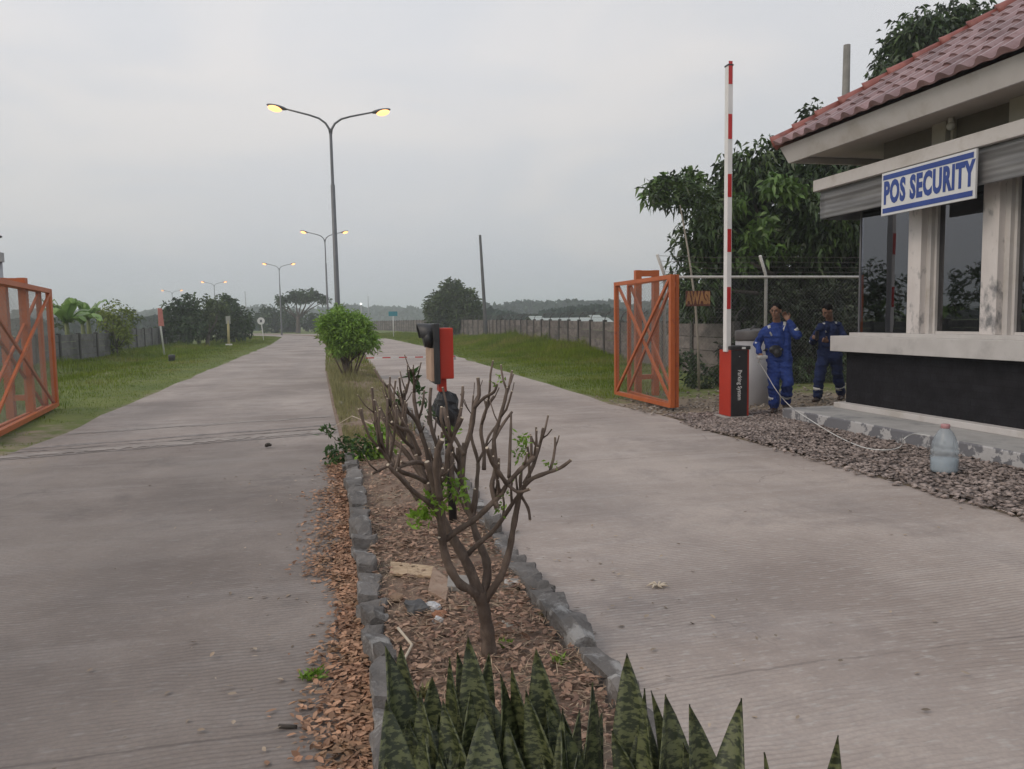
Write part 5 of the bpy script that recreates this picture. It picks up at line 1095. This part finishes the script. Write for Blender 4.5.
# distant hill line
hv = []; hn = 60
for i in range(hn+1):
    a = R(-45)+R(110)*i/hn; h = 8+6*mnoise.noise(Vector((a*5, 2, 0)))+4*mnoise.noise(Vector((a*19, 2, 0))); h *= 1 if a < R(5) else .8
    for (d, z) in ((980, -1), (1000, h), (1100, h*.9), (1160, -1)): hv.append((math.sin(a)*d, math.cos(a)*d, z))
hm_ = MB().add(hv, [(i*4+j, i*4+j+1, (i+1)*4+j+1, (i+1)*4+j) for i in range(hn) for j in range(3)], True).build('hills', FARWOOD); tag(hm_, kind='structure')
# sheds behind the right wall
def shed(x0, x1, y, Y, label):
    a, b = at(x0, y, Y), at(x1, y, Y); z = a.z; g_ = empty('long_shed', ((a.x+b.x)/2, Y, 0), label, 'shed', 'low sheds beyond the perimeter wall')
    MB().box((a.x, Y, -.1), (b.x, Y+6, z-.5)).build('walls', LPANEL, g_); MB().add([(a.x-.4, Y-.4, z-.5), (b.x+.4, Y-.4, z-.5), (b.x+.4, Y+3, z+.45), (a.x-.4, Y+3, z+.45), (b.x+.4, Y+6.4, z-.5), (a.x-.4, Y+6.4, z-.5), (a.x-.4, Y-.4, z-.6), (b.x+.4, Y-.4, z-.6)], [(0, 1, 2, 3), (3, 2, 4, 5), (7, 1, 0, 6)]).build('roof', SHEDR, g_)
shed(537, 545, 319.5, 95, 'small white gabled shed beyond the perimeter wall'); shed(548, 612, 321, 110, 'long low pale roofed shed beyond the perimeter wall'); shed(596, 603, 317.5, 130, 'tiny pale roof peeking over the long shed')

# poles, masts and signs
q0, q1 = at(486, 332, 62), at(480, 235, 62); ep = MB().tube([(q0.x, 62, -.2), (q0.x, 62, max(0, q0.z)), q1], [.16, .16, .10], 10).build('utility_pole', DARKPOLE, None, (q0.x, 62, 0)); tag(ep, 'dark leaning utility pole beside the large round tree', 'pole')
q1 = at(847, 45, 18); ep = MB().tube([(q1.x-.05, 18, -.2), q1], [.15, .085], 12).build('concrete_pole', CONCP, None, (q1.x, 18, 0)); tag(ep, 'bare concrete pole standing up behind the hut roof', 'pole')
q0, q1 = at(247, 325, 260), at(245, 291, 260); MBm = MB().tube([(q0.x, 260, 0), q1], [.3, .12], 6); tag(MBm.build('antenna_mast', GALV, None, (q0.x, 260, 0)), 'faint thin mast on the horizon between tree groups', 'mast')
q1 = at(368, 296, 240); tag(MB().tube([(q1.x, 240, 0), q1], [.25, .1], 6).build('antenna_mast', GALV, None, (q1.x, 240, 0)), 'faint thin mast on the horizon right of the round bush', 'mast')
q = at(361, 304, 150); fm = empty('flood_lamp', (q.x, 150, 0), 'small white lit lamp on a far pole right of the bush top', 'lamp'); MB().tube([(q.x, 150, 0), (q.x, 150, q.z)], .08, 6).build('pole', GALV, fm); MB().ell(q, (.22, .2, .2)).build('lamp_glass', emis('white_lamp_lit', (.95, 1, .95), 1.3), fm)
bn = gnd(164, 355); bn = Vector((bn.x, bn.y, 0)); rb = empty('banner_sign', tuple(bn), 'faded red banner on a leaning white pole on the left verge', 'sign'); Yb = bn.y
MB().tube([at(164.5, 355, Yb), at(160.5, 326, Yb), at(158, 308, Yb)], .045, 8).build('pole', WHITEP, rb)
a, b_, c, d = at(157.5, 308, Yb-.06), at(162, 308.5, Yb-.06), at(164, 326, Yb-.06), at(158.5, 326, Yb-.06); MB().hexa([d, c, c+Vector((0, .04, 0)), d+Vector((0, .04, 0)), a, b_, b_+Vector((0, .04, 0)), a+Vector((0, .04, 0))]).build('banner', PADRED, rb)
Yr = 74.; rs = empty('round_sign', (at(263, 339, Yr).x, Yr, 0), 'small white round road sign on a leaning post by the left lane', 'sign'); MB().tube([at(264, 343, Yr), at(261.2, 321, Yr)], .04, 6).build('post', WHITEP, rs)
c = at(261, 321, Yr); MB().tube([c+Vector((0, -.06, 0)), c+Vector((0, -.03, 0))], .33, 24).build('disc', WHITEP, rs); MB().box((c.x-.09, Yr-.07, c.z-.12), (c.x+.09, Yr-.062, c.z+.12)).build('marking', GREYPOLE, rs)
Yp = 60.; q = gnd(229, 346); pp_ = empty('marker_post', (q.x, q.y, 0), 'yellowish post standing in front of the dark roadside trees', 'post'); h_ = at(230, 316, q.y).z
MB().tube([(q.x, q.y, -.05), (q.x+.02, q.y, h_-.3)], [.09, .08], 8).build('shaft', YPOST, pp_); MB().box((q.x-.13, q.y-.07, h_-.55), (q.x+.17, q.y+.07, h_)).build('head', mat('grey_head', (.3, .3, .28), (.36, .36, .33), 4, .8), pp_); MB().box((q.x-.2, q.y-.2, -.05), (q.x+.2, q.y+.2, .15)).build('footing', WHITEP, pp_)
Ys = 78.; bs = empty('teal_road_sign', (at(393, 336, Ys).x, Ys, 0), 'small teal sign plates on a white post right of the road', 'sign'); MB().tube([at(393.5, 337, Ys), at(393, 312, Ys)], .045, 6).build('post', WHITEP, bs)
a = at(388.5, 311.5, Ys-.07); b_ = at(397.5, 316, Ys-.07); MB().box((a.x, a.y, b_.z), (b_.x, a.y+.03, a.z)).build('plate', TEAL, bs)
q = gnd(172, 362); tag(MB().lathe([(.11, 0), (.13, .02), (.14, .28), (.12, .30), (.03, .31)], (q.x, q.y, 0), 12).build('verge_bollard', DARKP, None, (q.x, q.y, 0)), 'short black stub on the left verge below the red banner', 'bollard')
# far striped barrier laid across the right lane
Yb = 30.; fbx = empty('striped_bar', (1.3, Yb, 0), 'thin red and white striped bar stretched low across the right lane', 'barrier'); a, b_ = at(366, 358, Yb), at(455, 356.5, Yb)
n = 11
for k in range(n):
    p, q = a.lerp(b_, k/n), a.lerp(b_, (k+.97)/n); p.z = q.z = max(.12, p.z); MB().beam(p, q, .04, .04).build('white_band' if k % 2 else 'red_band', WHITEP if k % 2 else ARMRED, fbx)
for t in (0, 1): p = a.lerp(b_, t); p.z = max(.12, p.z); MB().beam((p.x, p.y+.045, 0), (p.x, p.y+.045, p.z+.06), .06, .04, (0, 1, 0)).build('foot', GALV, fbx)

# ------------------------------------------------------------------ people
def person(label, base, az, parts_body, parts_cloth, extras, cover):
    pass
def figure(px0, base, s, J, cover, label, head_dir, phone=None):
    """J: joints in pixels with depth offsets, px0 = (x at feet centre, y at feet). s = px per metre. Local frame: image right, away, up"""
    g_ = empty('person', base, label, 'person'); base = Vector(base); az = math.atan2(base.x, base.y)
    rx = Vector((math.cos(az), -math.sin(az), 0)); ry = Vector((math.sin(az), math.cos(az), 0))
    def W(j):
        x, y, d = J[j] if isinstance(j, str) else j; return base+rx*((x-px0[0])/s)+ry*d+Vector((0, 0, (px0[1]-y)/s))
    body = MB(); cl = MB(); hd = W('head'); fwd = (rx*head_dir[0]-ry*head_dir[1]).normalized(); sdv = Vector((fwd.y, -fwd.x, 0)); tilt = head_dir[2]
    fz_ = (fwd+Vector((0, 0, tilt))).normalized(); uz = sdv.cross(fz_)*1.0; uz = uz if uz.z > 0 else -uz; M3 = Matrix((sdv, fz_, uz)).transposed()
    HL = lambda a, b, c: hd+sdv*a+fz_*b+uz*c
    body.ell(HL(0, -.012, .022), (.073, .090, .092), 16, 12, M3); body.ell(HL(0, .022, -.045), (.055, .062, .068), 14, 10, M3); body.ell(HL(0, .055, -.092), (.028, .026, .022), 10, 8, M3)
    body.caps(HL(0, .088, .015), HL(0, .103, -.022), .009, .015, 8); body.ell(HL(0, .088, -.055), (.024, .010, .009), 10, 6, M3)
    body.ell(HL(.035, .060, -.02), (.022, .02, .022), 8, 6, M3); body.ell(HL(-.035, .060, -.02), (.022, .02, .022), 8, 6, M3)
    for e in (-1, 1):
        body.ell(HL(e*.078, -.005, -.005), (.010, .022, .034), 8, 8, M3); body.ell(HL(e*.030, .072, .024), (.022, .012, .007), 8, 6, M3)
    nk = W('neck'); body.caps(HL(0, -.02, -.06), nk, .055, .062)
    chest = W('chest'); pel = W('pelvis'); sl_, sr = W('shL'), W('shR'); hl_, hr_ = W('hipL'), W('hipR')
    for mbq, g in ((body, -.02), (cl, .0)):
        mbq.caps(chest, pel, .118+g, .112+g, 14); mbq.caps(nk+Vector((0, 0, -.03)), sl_, .06+g, .05+g, 10); mbq.caps(nk+Vector((0, 0, -.03)), sr, .06+g, .05+g, 10); mbq.caps(sl_, sr, .062+g, .062+g, 12); mbq.caps(sl_.lerp(chest, .35), hl_, .085+g, .10+g, 12); mbq.caps(sr.lerp(chest, .35), hr_, .085+g, .10+g, 12); mbq.caps(hl_, hr_, .105+g, .105+g, 12)
        for a, b, c in (('shL', 'elL', 'wrL'), ('shR', 'elR', 'wrR')):
            a, b, c = W(a), W(b), W(c); mbq.caps(a, b, .063+g, .052+g); mbq.caps(b, c if g < 0 else b.lerp(c, .93), .052+g, .040+g)
        for a, b, c in (('hipL', 'knL', 'anL'), ('hipR', 'knR', 'anR')):
            a, b, c = W(a), W(b), W(c); mbq.caps(a, b, .100+g, .078+g, 12); mbq.caps(b, c if g < 0 else b.lerp(c, .93), .078+g, .070+g*1.6, 12)
    # neck collar, hands
    cl.caps(nk+Vector((0, 0, -.035)), nk+Vector((0, 0, -.005)), .070, .066, 12)
    for side in ('L', 'R'):
        w, e = W('wr'+side), W('el'+side); h = W('ha'+side); d = (h-w).normalized(); ax = d.cross(ry if abs(d.dot(ry)) < .9 else Vector((0, 0, 1))).normalized(); nn = d.cross(ax).normalized()
        body.caps(w, w+d*.02, .026, .028, 8)
        for k in range(4):
            o_ = ax*(k-1.5)*.019; L_ = (.070, .080, .076, .060)[k]; body.caps(w+d*.02+o_*.7, w+d*.085+o_, .015, .012, 8)
            k1 = w+d*.085+o_; k2 = k1+(d+nn*.55).normalized()*L_*.5; k3 = k2+(d*.3+nn).normalized()*L_*.5; body.caps(k1, k2, .0105, .0095, 8); body.caps(k2, k3, .0095, .0085, 8)
        t1 = w+d*.03-ax*.030; t2 = t1+(d*.7-ax*.7+nn*.3).normalized()*.045; t3 = t2+(d+nn*.6).normalized()*.03; body.caps(t1, t2, .012, .011, 8); body.caps(t2, t3, .011, .009, 8)
    remesh(body, 'body', SKIN, g_, .0062, 1); c_ = remesh(cl, 'coverall', cover, g_, .011, 4)
    nrms = [v.normal.copy() for v in c_.data.vertices]
    for v, nv_ in zip(c_.data.vertices, nrms):      # cloth folds
        q = v.co.copy(); a = 1.0 if q.z < 1.35 else .5
        v.co = q+nv_*a*(.020*mnoise.noise(Vector((q.x*6, q.y*6, q.z*15+s)))+.011*mnoise.noise(Vector((q.x*13+q.z*9, q.y*13, q.z*30)))+.010)
    c_.data.update()
    hair = MB(); hair.ell(HL(0, -.024, .042), (.081, .092, .081), 16, 10, M3); hr2 = hair.build('hair', HAIR, g_)
    hr2.data.update()
    for e in (-1, 1): MB().ell(HL(e*.030, .081, .008), (.012, .005, .006), 8, 6, M3).build('eye', SNAPM, g_); MB().ell(HL(e*.031, .083, .028), (.019, .006, .005), 8, 5, M3).build('eyebrow', HAIR, g_)
    MB().ell(HL(0, .096, -.056), (.021, .006, .006), 10, 6, M3).build('mouth', LIPM, g_)
    for side in ('L', 'R'):
        a = W('an'+side); kn = W('kn'+side); t = W('to'+side); a0 = Vector((a.x, a.y, 0)); d = (t-a); d.z = 0; d.normalize(); zb = a.z-.10
        bt_ = MB(); bt_.caps(a+Vector((0, 0, .05)), a-Vector((0, 0, .03)), .056, .056, 12); bt_.caps(a-Vector((0, 0, .055))-d*.03, a-Vector((0, 0, .062))+d*.10, .045, .040, 12); bt_.caps(a-Vector((0, 0, .06))+d*.08, a-Vector((0, 0, .068))+d*.17, .042, .032, 12); remesh(bt_, 'boot', BOOT, g_, .01, 2)
        def band(p, q, t, r_, w): 
            c = p.lerp(q, t); d_ = (q-p).normalized(); MB().tube([c-d_*w/2, c+d_*w/2], [r_, r_], 16).build('reflective_band', REFL, g_)
        band(kn, a, .62, .083, .05); band(W('el'+side), W('wr'+side), .35 if side == 'R' else .15, .058, .045)
        sh = W('sh'+side).lerp(nk, .3); MB().beam(sh-ry*.050+Vector((0, 0, .045)), sh.lerp(chest, .12)-ry*.088+Vector((0, 0, -.055)), .042, .016, ry).build('shoulder_tape', REFL, g_)
        MB().tube([sh-ry*.058+Vector((0, 0, .035)), sh-ry*.076+Vector((0, 0, -.02)), sh.lerp(chest, .4)-ry*.11+Vector((0, 0, -.08))], .014, 6).build('shoulder_tape', REFL, g_)
    return g_, W, rx, ry
# frames at the two workers
b1 = gnd(784, 413); b1 = Vector((6.62, 10.55, .02)); s1 = 62.5
J1 = dict(head=(782, 314.5, -.10), neck=(783, 325.5, -.03), chest=(783, 335.5, -.05), pelvis=(786.5, 357, .04), shL=(773, 333, -.05), shR=(793.5, 328.5, .03), elL=(765.5, 345, .05), wrL=(768, 355, -.16), haL=(772, 360, -.30), elR=(802, 338, -.10), wrR=(793.5, 323.5, -.12), haR=(788.8, 316, -.09),
          hipL=(781, 361, 0), hipR=(790, 361, 0), knL=(781, 383, -.10), anL=(781.5, 405.5, .0), toL=(780, 410, -.2), knR=(793.5, 382, -.06), anR=(792, 403.5, .30), toR=(795, 408, .05))
p1, W1, rx1, ry1 = figure((786, 412), b1, s1, J1, COVER_B, 'man in bright blue coverall holding a hand to his ear beside the plinth', (-.3, 1, -.12))
q = W1((770.5, 357.5, -.30)); tl = empty('handheld_tool', tuple(q), 'small white box shaped tool in the hand of the man in bright blue', 'tool')
bevel(MB().box(q+Vector((-.09, -.03, -.025)), q+Vector((.09, .03, .025)), .25).build('case', CABLE, tl), .012); MB().tube([q+Vector((-.02, 0, -.02)), q+Vector((-.06, 0, -.075))], .014, 8).build('handle', CABLE, tl)
q2 = W1((781, 352, -.17)); pch = empty('waist_pouch', tuple(q2), 'black pouch worn at the waist of the man in bright blue', 'bag')
mbp = MB().ell(q2+Vector((.02, 0, .02)), (.11, .05, .07), 14, 8).ell(q2+rx1*.05-Vector((0, 0, .03)), (.07, .05, .07), 12, 8); remesh(mbp, 'pouch_body', BLACKP, pch, .012, 2); MB().tube([q2+rx1*.10+Vector((0, 0, .03)), q2+rx1*.14+ry1*.15, q2+rx1*.0+ry1*.30, q2-rx1*.15+ry1*.15, q2-rx1*.10+Vector((0, 0, .03))], .014, 8).build('strap', BLACKP, pch)
cpts = [q+Vector((-.06, 0, -.06)), at(772, 375, 10.2), at(783, 392, 10.05), at(797, 408, 9.9)]
cpts = [q+Vector((-.06, 0, -.06)), q+Vector((.02, -.06, -.22)), q+Vector((.13, -.2, -.50)), q+Vector((.26, -.36, -.72)), gnd(812, 421, .18), gnd(835, 435, .05), gnd(862, 447, .04), gnd(885, 450, .05), gnd(900, 447, .06), gnd(905, 438, .18), gnd(915, 434, .18), gnd(930, 436, .18)]
Q_ = []
for i in range(len(cpts)-1):
    p0, p1_, p2, p3 = cpts[max(i-1, 0)], cpts[i], cpts[i+1], cpts[min(i+2, len(cpts)-1)]
    for s in range(5): t = s/5; Q_.append(.5*((2*p1_)+(-p0+p2)*t+(2*p0-5*p1_+4*p2-p3)*t*t+(-p0+3*p1_-3*p2+p3)*t*t*t))
Q_.append(cpts[-1]); tag(MB().tube(Q_, .006, 6).build('power_cable', CABLE, None, cpts[0]), 'white cable running from the worker down over the plinth and gravel', 'cable')
b2 = Vector((8.15, 11.6, .02)); s2 = 59.
J2 = dict(head=(833, 315.5, -.08), neck=(835.5, 326, .03), chest=(836, 335, 0), pelvis=(836, 358, .02), shL=(827.5, 331, -.12), shR=(843.5, 330, .14), elL=(820, 346, -.02), wrL=(820.5, 342, -.26), haL=(823, 339, -.38), elR=(850, 346, -.02), wrR=(834, 345, -.24), haR=(826, 342, -.34),
          hipL=(830.5, 361, 0), hipR=(841.5, 361, 0), knL=(826.5, 380, -.08), anL=(825.5, 400.5, -.02), toL=(820, 405, -.25), knR=(844, 380, .12), anR=(848, 400, .30), toR=(845, 405, .12))
p2, W2, rx2, ry2 = figure((832, 407), b2, s2, J2, COVER_N, 'man in dark navy coverall looking down at a phone behind the hut corner', (-.75, .8, -.5))
q = W2((824, 339, -.40)); tag(bevel(MB().box(q+Vector((-.035, -.006, -.07)), q+Vector((.035, .006, .07))).build('mobile_phone', DARKP, None, q), .004), 'dark phone held by the man in navy', 'phone')

# ------------------------------------------------------------------ sky, sun, haze
w = bpy.data.worlds.new('World'); S.world = w; w.use_nodes = True; nt = w.node_tree; L = nt.links; bg = nt.nodes['Background']
sky = nd(nt, 'ShaderNodeTexSky'); sky.sky_type = 'NISHITA'; sky.sun_disc = False; sky.sun_elevation = R(28); sky.sun_rotation = R(250); sky.air_density = 1.5; sky.dust_density = 4
bg.inputs[1].default_value = .1
tc = nd(nt, 'ShaderNodeTexCoord'); sp_ = nd(nt, 'ShaderNodeSeparateXYZ'); L.new(tc.outputs['Generated'], sp_.inputs[0])
cr = nd(nt, 'ShaderNodeValToRGB'); L.new(sp_.outputs[2], cr.inputs[0]); e = cr.color_ramp.elements
def K(c): return (c[0], c[1], c[2], 1)
e[0].position = 0; e[0].color = K((.49, .505, .53)); e[1].position = 1; e[1].color = K((.56, .60, .66))
for p_, c_ in ((.06, (.495, .505, .525)), (.16, (.575, .575, .582)), (.32, (.68, .67, .67)), (.5, (.64, .66, .69))):
    x = e.new(p_); x.color = K(c_)
mpn = nd(nt, 'ShaderNodeMapping'); mpn.inputs['Scale'].default_value = (1, 1, 3.2); L.new(tc.outputs['Generated'], mpn.inputs[0])
n1 = nd(nt, 'ShaderNodeTexNoise', Scale=2.2, Detail=5, Roughness=.5, Distortion=.5); L.new(mpn.outputs[0], n1.inputs['Vector'])
r1 = nd(nt, 'ShaderNodeMapRange'); r1.inputs[1].default_value = .4; r1.inputs[2].default_value = .66; L.new(n1.outputs['Fac'], r1.inputs[0]); r1.interpolation_type = 'SMOOTHSTEP'
mm = nd(nt, 'ShaderNodeMix', data_type='RGBA', blend_type='MULTIPLY'); mm.inputs[0].default_value = 1; L.new(cr.outputs[0], mm.inputs[6])
mc = nd(nt, 'ShaderNodeMix', data_type='RGBA'); L.new(r1.outputs[0], mc.inputs[0]); mc.inputs[6].default_value = (.93, .945, .975, 1); mc.inputs[7].default_value = (1.05, 1.025, 1.01, 1); L.new(mc.outputs[2], mm.inputs[7])
sc_ = nd(nt, 'ShaderNodeVectorMath', operation='SCALE'); sc_.inputs['Scale'].default_value = 12.1; L.new(mm.outputs[2], sc_.inputs[0])
mf = nd(nt, 'ShaderNodeMix', data_type='RGBA'); mf.inputs[0].default_value = .93; L.new(sky.outputs[0], mf.inputs[6]); dt = nd(nt, 'ShaderNodeVectorMath', operation='DOT_PRODUCT'); L.new(tc.outputs['Generated'], dt.inputs[0]); dt.inputs[1].default_value = (math.sin(R(-14))*.97, math.cos(R(-14))*.97, .24)
rd = nd(nt, 'ShaderNodeMapRange'); rd.inputs[1].default_value = .75; rd.inputs[2].default_value = 1.0; rd.inputs[3].default_value = .96; rd.inputs[4].default_value = 1.03; rd.interpolation_type = 'SMOOTHSTEP'; L.new(dt.outputs['Value'], rd.inputs[0])
s2_ = nd(nt, 'ShaderNodeVectorMath', operation='SCALE'); L.new(sc_.outputs[0], s2_.inputs[0]); L.new(rd.outputs[0], s2_.inputs['Scale']); L.new(s2_.outputs[0], mf.inputs[7]); L.new(mf.outputs[2], bg.inputs[0])
sl = bpy.data.lights.new('sun', 'SUN'); sl.energy = 1.1; sl.angle = R(30); sl.color = (1, .86, .72); so = bpy.data.objects.new('sun', sl); COL.objects.link(so)
el, az = R(42), R(250); dirv = Vector((math.sin(az)*math.cos(el), math.cos(az)*math.cos(el), math.sin(el))); so.rotation_euler = dirv.to_track_quat('Z', 'Y').to_euler(); so.location = (0, 0, 25); sky.sun_elevation = el; sky.sun_rotation = az
HZ = bpy.data.materials.new('pale_haze'); HZ.use_nodes = True; nt = HZ.node_tree; nt.nodes.clear(); o_ = nd(nt, 'ShaderNodeOutputMaterial'); pv = nd(nt, 'ShaderNodeVolumePrincipled'); pv.inputs['Density'].default_value = .0013; pv.inputs['Color'].default_value = (.90, .96, 1, 1); pv.inputs['Anisotropy'].default_value = .2
nt.links.new(pv.outputs[0], o_.inputs['Volume'])
hz = MB().box((-1520, -1520, -3), (1520, 1520, 32)).build('haze', HZ); tag(hz, kind='stuff'); hz['label'] = 'thin pale haze filling the air over the whole place'; hz['category'] = 'haze'

S.view_settings.view_transform = 'Standard'; S.view_settings.look = 'None'; S.view_settings.exposure = 0.0; S.view_settings.gamma = 1
S.cycles.use_denoising = True; S.cycles.volume_bounces = 1; S.cycles.max_bounces = 8; S.cycles.transparent_max_bounces = 16; S.cycles.use_adaptive_sampling = True; S.cycles.adaptive_threshold = .015
S.cycles.sample_clamp_indirect = 6; S.cycles.caustics_reflective = False; S.cycles.caustics_refractive = False
